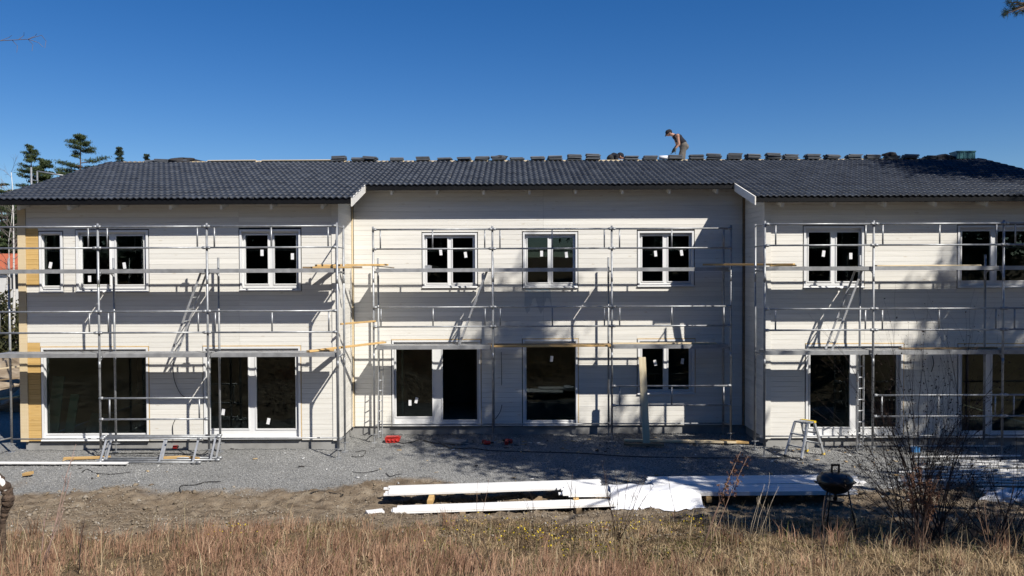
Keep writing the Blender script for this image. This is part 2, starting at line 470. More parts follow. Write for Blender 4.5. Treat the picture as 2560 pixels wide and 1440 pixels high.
M_RUBBLE = tone_mat('soil_clods', [(0, (.13, .10, .07)), (.6, (.25, .205, .15)), (1, (.36, .335, .295))], .95, bump=.5)
M_REDROOF = pm('red_clay_roof', (.42, .10, .045), (.5, .14, .06), 4, .85, bump=.3)
M_CREAM = pm('light_render', (.62, .60, .56), (.7, .68, .64), 2, .9)
M_FILM = film_mat('blue_plastic_film', (.05, .33, .6), .2)

# ------------------------------------------------------------------ ground
def axis(fine0, fine1, step, lo, hi, grow=1.25):
    a = list(np.arange(fine0, fine1 + 1e-6, step))
    s = step; x = a[-1]
    while x < hi:
        s *= grow; x += s; a.append(min(x, hi))
    s = step; x = a[0]
    while x > lo:
        s *= grow; x -= s; a.insert(0, max(x, lo))
    return np.array(a)
gx = axis(-14, 13, .065, -600, 600); gy = axis(6.0, 19.5, .065, -120, 900)
GX, GY = np.meshgrid(gx, gy)
GZ = ground_z(GX, GY)
nx, ny = len(gx), len(gy)
idx = np.arange(nx * ny).reshape(ny, nx)
fc = np.stack([idx[:-1, :-1], idx[:-1, 1:], idx[1:, 1:], idx[1:, :-1]], -1).reshape(-1, 4)
def turf_mask(x, y):
    e = 11.3 + 1.3 * sstep(-4.5, -1.5, x) + .4 * np.exp(-((x + 3.2) / 1.0) ** 2) + (vnoise(x, y, 1.4, 3) - .5) * 1.9 + (vnoise(x, y, .5, 0) - .5) * .9 + .5 * np.exp(-((x - 2.0) / 2.2) ** 2)
    return sstep(.8, -.8, y - e)
ground = np_mesh('ground', np.stack([GX.ravel(), GY.ravel(), GZ.ravel()], 1), fc, ground_mat(),
                 attr={'gravel': gravel_mask(GX, GY).ravel(), 'turf': (turf_mask(GX, GY) * .9).ravel(), 'far': sstep(24, 30, GY).ravel()}, smooth=True)
tag(ground, 'building plot of grey gravel, bare soil and rising turf', kind='structure')

# ------------------------------------------------------------------ the house
YF, YM = 19.9, 21.65                      # front wall planes: projecting bays, recessed middle
XL, XR = -12.24, 14.25                    # gable ends
XC1, XC2 = -4.33, 6.29                    # the two return walls
PITCH = R(16.0); TP = math.tan(PITCH); CP = math.cos(PITCH); SP = math.sin(PITCH)
YE, ZE = 19.38, 6.24                      # tile line at the projecting eaves
YEM = 21.13                                # middle eaves
YR = 25.2
XV1, XV2 = -12.72, 14.62                  # verges
XB1, XB2 = -3.85, 5.87                    # roof edges above the recess
YB = 30.5
ZW = .22                                  # underside of cladding
def zr(y): return ZE + (y - YE) * TP if y <= YR else ZE + (2 * YR - y - YE) * TP
house = thing('row_house', 'long two-storey row house with white board cladding and dark tiled roof', 'house', (0, YM, 0))

def px_rect(x0, x1, y0, y1, Y):
    ym, xm = (y0 + y1) / 2, (x0 + x1) / 2
    return (at(x0, ym, Y).x, at(x1, ym, Y).x, at(xm, y1, Y).z, at(xm, y0, Y).z)

# windows: outer px rectangle, glass px rectangles, stickers, options
WIN = dict(
 L=[dict(o=(98, 157, 579, 731), g=[(110, 152, 588, 714)], s=[(126, 663, 12)], u=1),
    dict(o=(190, 371, 575, 730), g=[(207, 276, 590, 711), (292, 361, 590, 711)], s=[(224, 697, 0), (311, 664, -8)], u=1),
    dict(o=(599, 752, 573, 727), g=[(615, 671, 588, 709), (687, 742, 588, 709)], s=[(655, 632, 0), (731, 641, 0)], u=1),
    dict(o=(104, 372, 868, 1101), g=[(117, 367, 881, 1083)], s=[], u=0),
    dict(o=(509, 752, 866, 1098), g=[(527, 622, 881, 1071), (642, 740, 881, 1071)], s=[(558, 1030, 8), (671, 1053, 12)], u=0)],
 M=[dict(o=(1056, 1193, 582, 719), g=[(1068, 1119, 595, 707), (1132, 1182, 595, 707)], s=[(1102, 631, -5), (1164, 637, -8)], u=1),
    dict(o=(1307, 1444, 580, 719), g=[(1319, 1369, 594, 706), (1382, 1432, 594, 706)], s=[(1354, 634, 0), (1416, 637, -6)], u=1),
    dict(o=(1594, 1735, 577, 716), g=[(1605, 1656, 590, 703), (1670, 1722, 590, 703)], s=[(1639, 634, -6), (1704, 632, -8)], u=1),
    dict(o=(980, 1202, 850, 1065), g=[(991, 1081, 869, 1041), (1107, 1193, 869, 1049)], s=[(1025, 1007, 0), (1041, 1001, 14)], u=0, open=1, post=1006),
    dict(o=(1307, 1445, 848, 1063), g=[(1316, 1438, 861, 1050)], s=[(1379, 897, 6)], u=0),
    dict(o=(1594, 1737, 848, 985), g=[(1605, 1657, 862, 973), (1670, 1722, 862, 973)], s=[(1638, 907, -12), (1706, 903, 6)], u=0)],
 R=[dict(o=(2009, 2160, 565, 720), g=[(2020, 2075, 581, 703), (2090, 2146, 581, 703)], s=[(2059, 634, 8), (2127, 640, 0)], u=1),
    dict(o=(2394, 2590, 563, 719), g=[(2402, 2474, 578, 701), (2489, 2575, 578, 701)], s=[], u=1),
    dict(o=(2014, 2258, 860, 1094), g=[(2024, 2123, 871, 1067), (2142, 2240, 871, 1067)], s=[], u=0),
    dict(o=(2395, 2640, 860, 1094), g=[(2402, 2462, 872, 1076), (2478, 2625, 872, 1076)], s=[], u=0)])

def openings(bay, Y):
    return [px_rect(*w['o'], Y) for w in WIN[bay]]

def rect_minus(x0, x1, z0, z1, holes):
    """decompose a rectangle with rectangular holes into rectangles"""
    xs = sorted({x0, x1} | {h[k] for h in holes for k in (0, 1) if x0 < h[k] < x1})
    out = []
    for a, b in zip(xs, xs[1:]):
        m = (a + b) / 2; z = z0
        for h in sorted([h for h in holes if h[0] < m < h[1]], key=lambda t: t[2]):
            if h[2] > z: out.append((a, b, z, min(h[2], z1)))
            z = max(z, h[3])
        if z < z1: out.append((a, b, z, z1))
    return out

walls = {}
def wall_slab(name, x0, x1, Y, ztop, holes):
    m = MB()
    for (a, b, c, d) in rect_minus(x0, x1, ZW, ztop, holes):
        m.box(a, b, Y + .028, Y + .24, c, d)
    walls[name] = m.build('wall', M_DARKW, house)
    return walls[name]
topF = ZE - .12 + TP * (YF - YE); topM = ZE - .12 + TP * (YM - YE)
HO = {'L': openings('L', YF), 'M': openings('M', YM), 'R': openings('R', YF)}
wall_slab('L', XL + .01, XC1 - .2, YF, topF, HO['L'])
wall_slab('M', XC1 - .2, XC2 + .2, YM, topM, HO['M'])
wall_slab('R', XC2 + .2, XR - .01, YF, topF, HO['R'])
m = MB().box(XC1 - .24, XC1 - .028, YF + .03, YM + .03, ZW, topF); walls['CL'] = m.build('wall', M_DARKW, house)
m = MB().box(XC2 + .028, XC2 + .24, YF + .03, YM + .03, ZW, topF); walls['CR'] = m.build('wall', M_DARKW, house)

# cladding: rows of boards cut round the openings
BH = .1295
pieces = []        # (area, wall key, x0, x1, z0, z1, Y, kind)
def clad(key, x0, x1, Y, ztop, holes, joints, raw=None):
    H = [(a - .02, b + .02, c - .014, d + .02) for a, b, c, d in holes]
    k = 0; z = ZW
    while z < ztop - .02:
        z1 = min(z + BH, ztop)
        xs = sorted({x0, x1} | {h[i] for h in H for i in (0, 1) if x0 < h[i] < x1})
        runs = []
        for a, b in zip(xs, xs[1:]):
            mm = (a + b) / 2; segs = [(z, z1)]
            for h in H:
                if h[0] < mm < h[1]:
                    ns = []
                    for (p, q) in segs:
                        if h[3] <= p or h[2] >= q: ns.append((p, q)); continue
                        if h[2] > p: ns.append((p, h[2]))
                        if h[3] < q: ns.append((h[3], q))
                    segs = ns
            for s in segs:
                if s[1] - s[0] < .025: continue
                for r in runs:
                    if abs(r[1] - a) < 1e-6 and r[2:] == s:
                        r_new = (r[0], b) + s; runs[runs.index(r)] = r_new; break
                else:
                    runs.append((a, b) + s)
        for (a, b, c, d) in runs:
            cut = [a] + [j for j in joints if a + .25 < j < b - .25] + [b]
            for p, q in zip(cut, cut[1:]):
                if q - p > .03:
                    pieces.append([(q - p) * (d - c), key, p + .0015, q - .0015, c, d, Y, 'raw' if (raw and q < raw(c)) else 'white'])
        z = z1; k += 1
jl = at(597, 640, YF).x; jm = at(1358, 520, YM).x; jr = at(2163, 560, YF).x
w1 = HO['L'][0]; w4 = HO['L'][3]
def rawlim(z):
    return w1[0] + .02 if 4.0 < z < 5.6 else (w4[0] + .02 if z < 2.62 else -99)
clad('L', XL + .165, XC1 - .15, YF, topF, HO['L'], [jl], rawlim)
clad('M', XC1 + .055, XC2 - .055, YM, topM, HO['M'], [jm])
clad('R', XC2 + .15, XR - .15, YF, topF, HO['R'], [jr])
pieces.sort(key=lambda p: -p[0])
def board_mesh(mb, x0, x1, z0, z1, Y):
    g = .0012; c = .0045
    prof = [(x0, Y + .026, z0 + g), (x0, Y + c, z0 + g), (x0, Y, z0 + g + c), (x0, Y, z1 - c), (x0, Y + c * .5, z1 - .001), (x0, Y + .026, z1 - .001)]
    mb.prism(prof, (0, 0, 0), (x1 - x0, 0, 0))
rest = {}
for i, (ar, key, a, b, c, d, Y, kd) in enumerate(pieces):
    mt = M_RAWB if kd == 'raw' else M_SIDE
    if i < 265 or (kd == 'raw'):
        q = MB(); yy = Y + random.uniform(-.0015, .0015)
        board_mesh(q, a, b, c, d, yy)
        q.build('board', mt, walls[key])
    else:
        board_mesh(rest.setdefault(key, MB()), a, b, c, d, Y)
for key, q in rest.items():
    o = q.build('board_offcut_run', M_SIDE, walls[key]); o['kind'] = 'stuff'
# return walls: boards along Y
def side_board(mb, X, s, y0, y1, z0, z1):
    g = .0012; c = .0045
    prof = [(X - s * .026, y0, z0 + g), (X - s * c, y0, z0 + g), (X, y0, z0 + g + c), (X, y0, z1 - c), (X - s * c * .5, y0, z1 - .001), (X - s * .026, y0, z1 - .001)]
    mb.prism(prof, (0, 0, 0), (0, y1 - y0, 0))
for key, X, s in (('CL', XC1, 1), ('CR', XC2, -1)):
    z = ZW; n = 0; q2 = MB()
    while z < topF - .01:
        z1 = min(z + BH, topF)
        q = MB(); side_board(q if n < 99 else q2, X, s, YF + .13, YM - .06, z, z1)
        q.build('board', M_SIDE, walls[key]); z = z1; n += 1
for key, X, s in (('CL', XC1, 1), ('CR', XC2, -1)):
    q = MB().prism([(X - s * .026, YF + .13, topF), (X - s * .026, YM - .06, topF), (X - s * .026, YM - .06, zr(YM - .06) - .125), (X - s * .026, YF + .13, zr(YF + .13) - .125)], (0, 0, 0), (s * .026, 0, 0))
    q.build('board', M_SIDE, walls[key])
# corner boards and corner battens
def trim(name, mat, *b):
    return MB().box(*b).build(name, mat, house)
trim('corner_board', M_PALE, XL - .03, XL + .16, YF - .022, YF + .02, ZW - .01, topF)
trim('corner_board', M_SIDE, XC1 - .145, XC1 + .022, YF - .022, YF + .02, ZW - .01, topF)
trim('corner_board', M_SIDE, XC1 - .02, XC1 + .022, YF + .021, YF + .125, ZW - .01, topF)
trim('corner_board', M_SIDE, XC2 - .022, XC2 + .145, YF - .022, YF + .02, ZW - .01, topF)
trim('corner_board', M_SIDE, XC2 - .022, XC2 + .02, YF + .021, YF + .125, ZW - .01, topF)
trim('corner_board', M_SIDE, XR - .145, XR + .022, YF - .022, YF + .02, ZW - .01, topF)
trim('corner_batten', M_PALE, XC1 + .002, XC1 + .042, YM - .045, YM - .005, ZW, topM - .3)
trim('corner_batten', M_TIMBD, XC2 - .05, XC2 - .002, YM - .055, YM - .005, ZW, topM - .3)
# foundation
m = MB()
m.box(XL + .06, XC1 - .06, YF + .05, YF + .4, -.3, ZW - .004)
m.box(XC1 - .36, XC1 - .061, YF + .401, YM + .1, -.3, ZW - .004)
m.box(XC1 - .06, XC2 + .06, YM + .05, YM + .4, -.3, ZW - .004)
m.box(XC2 + .061, XC2 + .36, YF + .401, YM + .1, -.3, ZW - .004)
m.box(XC2 + .06, XR - .06, YF + .05, YF + .4, -.3, ZW - .004)
m.build('foundation', M_CONC, house)
# gable and rear walls (closed shell), floors and partitions inside
def gable(X0, X1):
    q = MB(); prof = [(X0, YF + .2, ZW), (X0, YB, ZW), (X0, YB, zr(YB) - .15), (X0, YR, zr(YR) - .15), (X0, YF + .2, zr(YF) - .15)]
    q.prism(prof, (0, 0, 0), (X1 - X0, 0, 0)); q.build('gable_wall', M_PALE, house)
gable(XL, XL + .2); gable(XR - .2, XR)
MB().box(XL, XR, YB - .2, YB, ZW, zr(YB) - .15).build('rear_wall', M_SIDE, house)
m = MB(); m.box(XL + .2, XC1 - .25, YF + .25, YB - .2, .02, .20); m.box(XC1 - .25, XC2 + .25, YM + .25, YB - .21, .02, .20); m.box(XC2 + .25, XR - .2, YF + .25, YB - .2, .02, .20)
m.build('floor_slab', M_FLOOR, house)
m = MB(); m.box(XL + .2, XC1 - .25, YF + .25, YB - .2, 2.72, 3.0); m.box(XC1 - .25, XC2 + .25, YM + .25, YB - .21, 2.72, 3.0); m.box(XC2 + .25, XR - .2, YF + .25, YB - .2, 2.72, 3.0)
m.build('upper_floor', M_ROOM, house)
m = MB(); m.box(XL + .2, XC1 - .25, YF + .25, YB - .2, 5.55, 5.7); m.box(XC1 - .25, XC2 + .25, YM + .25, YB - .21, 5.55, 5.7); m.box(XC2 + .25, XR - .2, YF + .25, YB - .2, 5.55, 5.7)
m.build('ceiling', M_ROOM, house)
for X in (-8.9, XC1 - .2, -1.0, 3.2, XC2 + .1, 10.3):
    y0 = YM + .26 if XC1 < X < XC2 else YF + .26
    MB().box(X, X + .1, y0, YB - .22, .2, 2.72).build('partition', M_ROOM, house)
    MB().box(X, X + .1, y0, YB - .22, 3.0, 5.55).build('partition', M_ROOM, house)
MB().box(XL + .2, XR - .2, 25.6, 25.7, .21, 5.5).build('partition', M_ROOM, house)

# panels and rolls leaning inside behind the large pane
M_GYP = pm('pale_green_board', (.42, .58, .50), (.36, .52, .45), 4, .8)
for (xx, yy, w_, h_) in ((-11.72, 20.3, .28, 1.55), (-11.42, 20.5, .22, 1.05), (-11.0, 21.0, .5, .45)):
    MB().beam((xx, yy, .21), (xx + .05, yy + .25, .21 + h_), w_, .05, (0, 1, 0)).build('leaning_panel', M_GYP, house)
# windows
def build_window(w, Y):
    x0, x1, z0, z1 = px_rect(*w['o'], Y)
    gl = [px_rect(*g, Y + .115) for g in w['g']]
    cx = (x0 + x1) / 2
    e = .004
    # outer casing ring = the window object itself
    q = MB(); t = .05
    X0, X1, Z0, Z1 = x0 + e, x1 - e, z0 + e, z1 - e
    q.box(X0, X1, Y - .012, Y + .16, Z1 - t, Z1); q.box(X0, X1, Y - .012, Y + .16, Z0, Z0 + t)
    q.box(X0, X0 + t, Y - .012, Y + .16, Z0 + t, Z1 - t); q.box(X1 - t, X1, Y - .012, Y + .16, Z0 + t, Z1 - t)
    win = q.build('window' if w['u'] or len(w['g']) == 1 or w is WIN['M'][5] else 'patio_door', M_PVC, house)
    # inner frame around the panes, sash ring proud of it
    q = MB()
    ix0, ix1, iz0, iz1 = X0 + t + .001, X1 - t - .001, Z0 + t + .001, Z1 - t - .001
    gh = [(max(a, ix0 + .01), min(b, ix1 - .01), max(c, iz0 + .01), min(d, iz1 - .01)) for a, b, c, d in gl]
    for (a, b, c, d) in rect_minus(ix0, ix1, iz0, iz1, gh):
        q.box(a, b, Y + .085, Y + .15, c, d)
    q.build('frame', M_PVC, win)
    for gi, (a, b, c, d) in enumerate(gh):
        s = .028
        q = MB()
        q.box(a - s, b + s, Y + .07, Y + .086, d, d + s); q.box(a - s, b + s, Y + .07, Y + .086, c - s, c)
        q.box(a - s, a, Y + .07, Y + .086, c, d); q.box(b, b + s, Y + .07, Y + .086, c, d)
        q.build('sash', M_PVC, win)
        if w.get('open') and gi == 1: continue
        MB().quad((a - .003, Y + .118, c - .003), (b + .003, Y + .118, c - .003), (b + .003, Y + .118, d + .003), (a - .003, Y + .118, d + .003)) if 0 else None
        p = MB().box(a - .002, b + .002, Y + .116, Y + .120, c - .002, d + .002)
        p.build('pane', M_GLASS, win)
    if w['u'] or len(w['g']) == 1 or w is WIN['M'][5]:
        q = MB(); q.prism([(X0 - .01, Y - .045, Z0 - .012), (X0 - .01, Y - .045, Z0 + .006), (X0 - .01, Y - .0125, Z0 + .03), (X0 - .01, Y - .0125, Z0 - .004)], (0, 0, 0), (X1 - X0 + .02, 0, 0))
        q.build('sill', M_PVC, win)
    else:
        q = MB(); q.box(X0, X1, Y - .04, Y - .0125, Z0 + .002, Z0 + .04); q.build('threshold', M_PVC, win)
    for (sx, sy, rot) in w['s']:
        p = at(sx, sy, Y + .112); a = R(rot); ux = Vector((math.cos(a), 0, -math.sin(a))) * .039; uz = Vector((math.sin(a), 0, math.cos(a))) * .078
        q = MB(); q.quad(p - ux - uz, p + ux - uz, p + ux + uz, p - ux + uz)
        q.build('sticker', M_STICK, win)
    if not w['u']:   # raw wood lining showing round the ground-floor openings
        q = MB(); q.box(x0 - .008, x1 + .008, Y - .006, Y + .02, z1 - .003, z1 + .026)
        q.build('lining_board', M_LIN, win)
        q = MB(); q.box(x1 - .003, x1 + .016, Y - .006, Y + .02, z0, z1 - .004); q.build('lining_board', M_LIN, win)
    if w.get('post'):
        a, b, c, d = gh[0]; X = at(w['post'], 950, Y + .3).x
        MB().box(X - .022, X + .022, Y + .3, Y + .34, .21, d + .1).build('inner_post', M_CONC, win)
    return win
for key, Y in (('L', YF), ('M', YM), ('R', YF)):
    for w in WIN[key]:
        build_window(w, Y)

# roof deck, soffit, fascia, rafters, barge boards
def slope_slab(mb, x0, x1, y0, y1, dz0, dz1):
    """slab parallel to the roof; dz offsets below the tile line"""
    prof = [(x0, y0, zr(y0) + dz0), (x0, y1, zr(y1) + dz0), (x0, y1, zr(y1) + dz1), (x0, y0, zr(y0) + dz1)]
    mb.prism(prof, (0, 0, 0), (x1 - x0, 0, 0))
m = MB()
slope_slab(m, XV1 + .05, XB1 - .03, YE + .03, YR, -.115, -.062)
slope_slab(m, XB1 - .03, XB2 + .03, YEM + .03, YR, -.115, -.062)
slope_slab(m, XB2 + .03, XV2 - .05, YE + .03, YR, -.115, -.062)
slope_slab(m, XV1 + .05, XV2 - .05, YR, 31.2, -.115, -.05)
roof = m.build('roof', M_SIDE, house)
def fascia(x0, x1, y):
    z = zr(y)
    MB().box(x0, x1, y + .005, y + .029, z - .178, z - .03).build('fascia', M_BLACK, roof)
    q = MB(); q.box(x0, x1, y - .035, y + .003, z - .172, z - .152); q.build('drip_edge', M_BLACK, roof)
fascia(XV1 + .05, XB1 - .03, YE); fascia(XB1 + .02, XB2 - .02, YEM); fascia(XB2 + .03, XV2 - .05, YE)
def rafter(x, ye, yw):
    q = MB(); w = .03
    y0 = ye + .06
    prof = [(x - w, y0, zr(y0) - .116), (x - w, yw, zr(yw) - .116), (x - w, yw, zr(yw) - .33), (x - w, y0 + .03, zr(y0) - .31), (x - w, y0, zr(y0) - .2)]
    q.prism(prof, (0, 0, 0), (2 * w, 0, 0)); q.build('rafter_tail', M_SIDE, roof)
for p in (67, 190, 315, 440, 565, 688, 813): rafter(at(p, 510, YF - .1).x, YE, YF - .003)
for p in (983, 1095, 1210, 1323, 1437, 1552, 1668, 1785): rafter(at(p, 480, YM - .1).x, YEM, YM - .003)
for p in (1945, 2072, 2197, 2321, 2447, 2572): rafter(at(p, 500, YF - .1).x, YE, YF - .003)
def barge(x0, x1, ya, yb):
    q = MB()
    prof = [(x0, ya, zr(ya) - .235), (x0, ya, zr(ya) - .03), (x0, yb, zr(yb) - .03), (x0, yb, zr(yb) - .235)]
    q.prism(prof, (0, 0, 0), (x1 - x0, 0, 0)); q.build('barge_board', M_SIDE, roof)
barge(XB1 - .029, XB1 + .0, YE - .03, YEM + .02); barge(XB2, XB2 + .029, YE - .03, YEM + .02)
barge(XV1 + .02, XV1 + .049, YE - .03, YR); barge(XV2 - .049, XV2 - .02, YE - .03, YR)
# ridge battens
for (a, b, dz) in ((306, 530, .0), (530, 838, .02), (838, 1220, .0), (1222, 1700, .0), (1702, 2200, .0), (2202, 2430, 0)):
    p = at(a, 404, YR).x; q_ = at(b, 404, YR).x
    MB().beam((p, YR - .02, zr(YR) - .03 + dz), (q_, YR - .02, zr(YR) - .03 + dz), .05, .05).build('ridge_batten', M_PALE, roof)

# roof tiles
GA = .3642; TW = .306; NC = 17
NU = 13
us = np.linspace(0, TW, NU)
hh = .020 * (1 - np.cos(2 * math.pi * us / (TW / 2)))
hh = np.where(True, hh, hh)
def tile_local():
    L = .43
    v = []
    for (vv, lift) in ((0.0, .031), (L, .004)):
        for u, h in zip(us, hh): v.append((u, vv, h + lift))
    for u, h in zip(us, hh): v.append((u, 0.004, h + .004))
    f = []
    for k in range(NU - 1):
        f.append((k, k + 1, NU + k + 1, NU + k)); f.append((2 * NU + k, 2 * NU + k + 1, k + 1, k))
    # end faces so the tile has thickness at its right-hand edge
    return np.array(v), np.array(f)
TV, TF = tile_local()
ROT_T = np.array([[1, 0, 0], [0, CP, -SP], [0, SP, CP]])
def tile_world(x, s, jit):
    v = TV.copy(); v[:, 2] += jit[0]; v[:, 0] += jit[1]; v[:, 1] += jit[2]
    v[:, 2] += v[:, 0] * jit[3]
    w = v @ ROT_T.T
    return w + np.array([x, YE + s * CP, ZE + s * SP - .055])
tmesh = bpy.data.meshes.new('roof_tile'); tmesh.from_pydata([tuple(a) for a in (TV @ ROT_T.T)], [], [tuple(int(i) for i in f) for f in TF])
tmesh.polygons.foreach_set('use_smooth', [True] * len(tmesh.polygons)); tmesh.materials.append(M_TILE)
ntx = int((XV2 - XV1) / TW) + 1
bulk_v, bulk_f, nb, nind = [], [], 0, 0
for c in range(NC):
    s = c * GA - .02
    for k in range(ntx):
        x = XV1 + k * TW
        xm = x + TW / 2
        ysl = YE + s * CP
        if XB1 < xm < XB2 and ysl < YEM - .1: continue
        first = (c == 0) or (XB1 < xm < XB2 and c == 5)
        jit = (random.uniform(-.003, .003), random.uniform(-.003, .003), random.uniform(-.006, .006), random.uniform(-.012, .012))
        sel = (c <= 2) or (XB1 < xm < XB2 and c in (5, 6)) or (c == 3 and xm > 5.8)
        inview = abs(1280 + xm / (ysl) * 2000 - 1280) < 1320
        if sel and inview and nind < 298:
            o = bpy.data.objects.new('roof_tile', tmesh); COL.objects.link(o); o.parent = roof
            o.location = Vector((x + jit[1], YE + s * CP + jit[2], ZE + s * SP - .055 + jit[0])) - ORG[roof.name]
            o.rotation_euler = (0, jit[3], random.uniform(-.006, .006)); nind += 1
        else:
            bulk_v.append(tile_world(x, s, jit)); bulk_f.append(TF + nb); nb += len(TV)
o = np_mesh('roof_tiling', np.concatenate(bulk_v), np.concatenate(bulk_f), M_TILET, smooth=True, attr={'tone': np.repeat(np.clip(RNG.normal(size=len(bulk_v)) * .22 + .5, 0, 1), len(TV))})
o.parent = roof; o.location = -ORG[roof.name]; o['kind'] = 'stuff'

# blue plastic film flapping on the middle wall, under the centre window
q = MB(); n = 10
for i in range(n):
    for j in range(6):
        def fp(a, b):
            X = at(1312 + 64 * a / n, 760, YM).x + (b / 6) * .06 * (a / n - .3); Z = at(1340, 722, YM).z - b * (.075 + .04 * math.sin(a * 1.3))
            return (X, YM - .02 - .018 * math.sin(a * 1.9 + b * .7), Z)
        q.quad(fp(i, j + 1), fp(i + 1, j + 1), fp(i + 1, j), fp(i, j))
tag(q.build('plastic_film', M_FILM), 'blue translucent plastic film hanging under the middle upper window', 'plastic film')

# ------------------------------------------------------------------ scaffolds
D_UP, D_LO = 4.50, 2.50
def scaffold(label, X, Yo, bays3, ground_rail_bays, ends, lo_deck, up_deck, end_left=False, end_right=False):
    root = thing('scaffold', label, 'scaffold', (X[0], Yo, 0), 'scaffolds along the facade')
    Yi = Yo + .73
    nb_ = len(X) - 1
    for k, x in enumerate(X):
        is_end = (k == 0 and end_left) or (k == nb_ and end_right)
        for (y, top) in ((Yo, 5.58), (Yi, 5.55 if is_end else 4.78)):
            p = MB().tube((x, y, .22), (x, y, top), .027, 10)
            for zc in (2.2, 4.2): p.tube((x, y, zc - .06), (x, y, zc + .12), .029, 10)
            st = p.build('standard', M_STEEL, root, True)
            j = MB().tube((x, y, .0), (x, y, .3), .017, 8); j.box(x - .07, x + .07, y - .07, y + .07, -.03, .012)
            j.tube((x, y, .2), (x, y, .225), .045, 10); j.beam((x - .1, y, .215), (x + .1, y, .215), .018, .018)
            j.build('base_jack', M_STEEL, root)
        for z in (D_LO - .09, D_UP - .09):
            q = MB().tube((x, Yo, z), (x, Yi, z), .024, 8)
            q.path([(x, Yo, z - .22), (x, Yo + .05, z - .07), (x, Yo + .16, z - .01)], .012, 6)
            q.path([(x, Yi, z - .22), (x, Yi - .05, z - .07), (x, Yi - .16, z - .01)], .012, 6)
            q.build('transom', M_STEEL, root, True)
        q = MB().tube((x, Yo, .42), (x, Yi, .36), .02, 8); q.build('transom', M_STEEL, root, True)
        if is_end:
            for dk in (D_UP,) :
                for dz in (.5, 1.0):
                    MB().tube((x, Yo, dk + dz), (x, Yi, dk + dz), .017, 8).build('end_rail', M_STEEL, root, True)
    def rail_frame(k, z0, name='guardrail'):
        a, b = X[k] + .03, X[k + 1] - .03; y = Yo - .045
        q = MB()
        for dz in (.5, 1.0):
            q.tube((a, y, z0 + dz), (b, y, z0 + dz), .022, 8)
            for xx in (a + .02, b - .02):
                q.tube((xx - .05, y, z0 + dz), (xx + .05, y, z0 + dz), .028, 8); q.box(xx - .03, xx + .03, y, Yo - .02, z0 + dz - .035, z0 + dz + .035)
        L = b - a
        fr = [.055, .5, .945] if L > 2.8 else [.085, .93]
        for t in fr:
            q.box(a + t * L - .018, a + t * L + .018, y - .006, y + .006, z0 + .52, z0 + .98)
        q.build(name, M_STEEL, root, True)
    def deck(k, z, kind):
        a, b = X[k] + .05, X[k + 1] - .05
        if kind == 'wood':
            MB().beam((a - .1, Yo + .2, z - .03), (b + .45, Yo + .25, z - .03), .22, .045, ch=.004).build('deck_plank', M_TIMB, root)
            MB().beam((a - .2, Yo + .5, z - .02), (b + .1, Yo + .48, z - .02), .2, .045, ch=.004).build('deck_plank', M_TIMBD, root)
            return
        for (y0, y1) in ((Yo + .05, Yo + .305), (Yo + .325, Yo + .58)):
            q = MB()
            q.box(a, b, y0, y1, z - .012, z); q.box(a, b, y0, y0 + .012, z - .095, z - .012); q.box(a, b, y1 - .012, y1, z - .095, z - .012)
            for xx in (a, b - .04): q.box(xx, xx + .04, y0 + .012, y1 - .012, z - .09, z - .012)
            for t in range(1, 8):
                xx = a + (b - a) * t / 8; q.box(xx - .006, xx + .006, y0 + .012, y1 - .012, z, z + .003)
            q.build('deck_plank', M_DECK, root)
    for k in range(nb_):
        rail_frame(k, D_UP); rail_frame(k, D_LO)
        if k in ground_rail_bays: rail_frame(k, .45)
        deck(k, D_LO, lo_deck.get(k, 'steel')); deck(k, D_UP, up_deck.get(k, 'steel'))
        # inner ledger near the ground
        MB().tube((X[k], Yi, .33), (X[k + 1], Yi, .33), .018, 8).build('ledger', M_STEEL, root, True)
    return root
YoF, YoM = 18.9, 20.6
XSL = [-12.34, -9.77, -7.20, -4.13]; XSM = [-3.57, -.50, 2.57, 5.64]; XSR = [5.97, 8.54, 11.61, 14.18]
sc_l = scaffold('grey steel scaffold in front of the bay with the unpainted corner', XSL, YoF, 0, {1}, 0, {}, {}, end_right=True)
sc_m = scaffold('grey steel scaffold standing in the recessed middle of the facade', XSM, YoM, 0, {2}, 0, {1: 'wood'}, {}, end_right=True)
sc_r = scaffold('grey steel scaffold beside the step ladder, half in tree shade', XSR, YoF, 0, {1, 2}, 0, {1: 'steel'}, {}, end_left=True)
# yellow mark on a post of the first scaffold
z = at(250, 712, YoF).z
MB().tube((XSL[1], YoF, z - .06), (XSL[1], YoF, z + .06), .027, 10).build('marker_tape', pm('yellow_green_tape', (.6, .7, .05), (.6, .7, .05), 4, .5), sc_l, True)

def ladder(name, label, p0, p1, width, rungs, mat=M_ALU, side=(0, 1, 0), r=.02, depth=.05):
    o = thing(name, label, 'ladder', tuple(p0), 'ladders on the scaffolds')
    p0 = Vector(p0); p1 = Vector(p1); s = Vector(side) * width / 2
    up = (p1 - p0).normalized().cross(Vector(side)).normalized()
    for sg in (-1, 1):
        MB().beam(p0 + s * sg, p1 + s * sg, r, depth, up, ch=.004).build('rail', mat, o)
    for k in range(rungs):
        t = (k + .6) / rungs; c = p0.lerp(p1, t)
        MB().tube(c - s, c + s, .014, 8).build('rung', mat, o, True)
    return o
def deck_ladder(label, xa, ya, xb, yb, Y, z0, z1):
    a = at(xa, ya, Y); b = at(xb, yb, Y); a.z = z0; b.z = z1
    return ladder('scaffold_ladder', label, a, b, .38, 7)
deck_ladder('slanted aluminium ladder on the scaffold before the unpainted corner bay', 437, 885, 513, 680, YoF + .4, D_LO, D_UP)
deck_ladder('slanted aluminium ladder between the decks of the middle scaffold', 1148, 860, 1220, 672, YoM + .4, D_LO, D_UP)
deck_ladder('slanted aluminium ladder on the scaffold by the step ladder', 2072, 884, 2150, 678, YoF + .4, D_LO, D_UP)
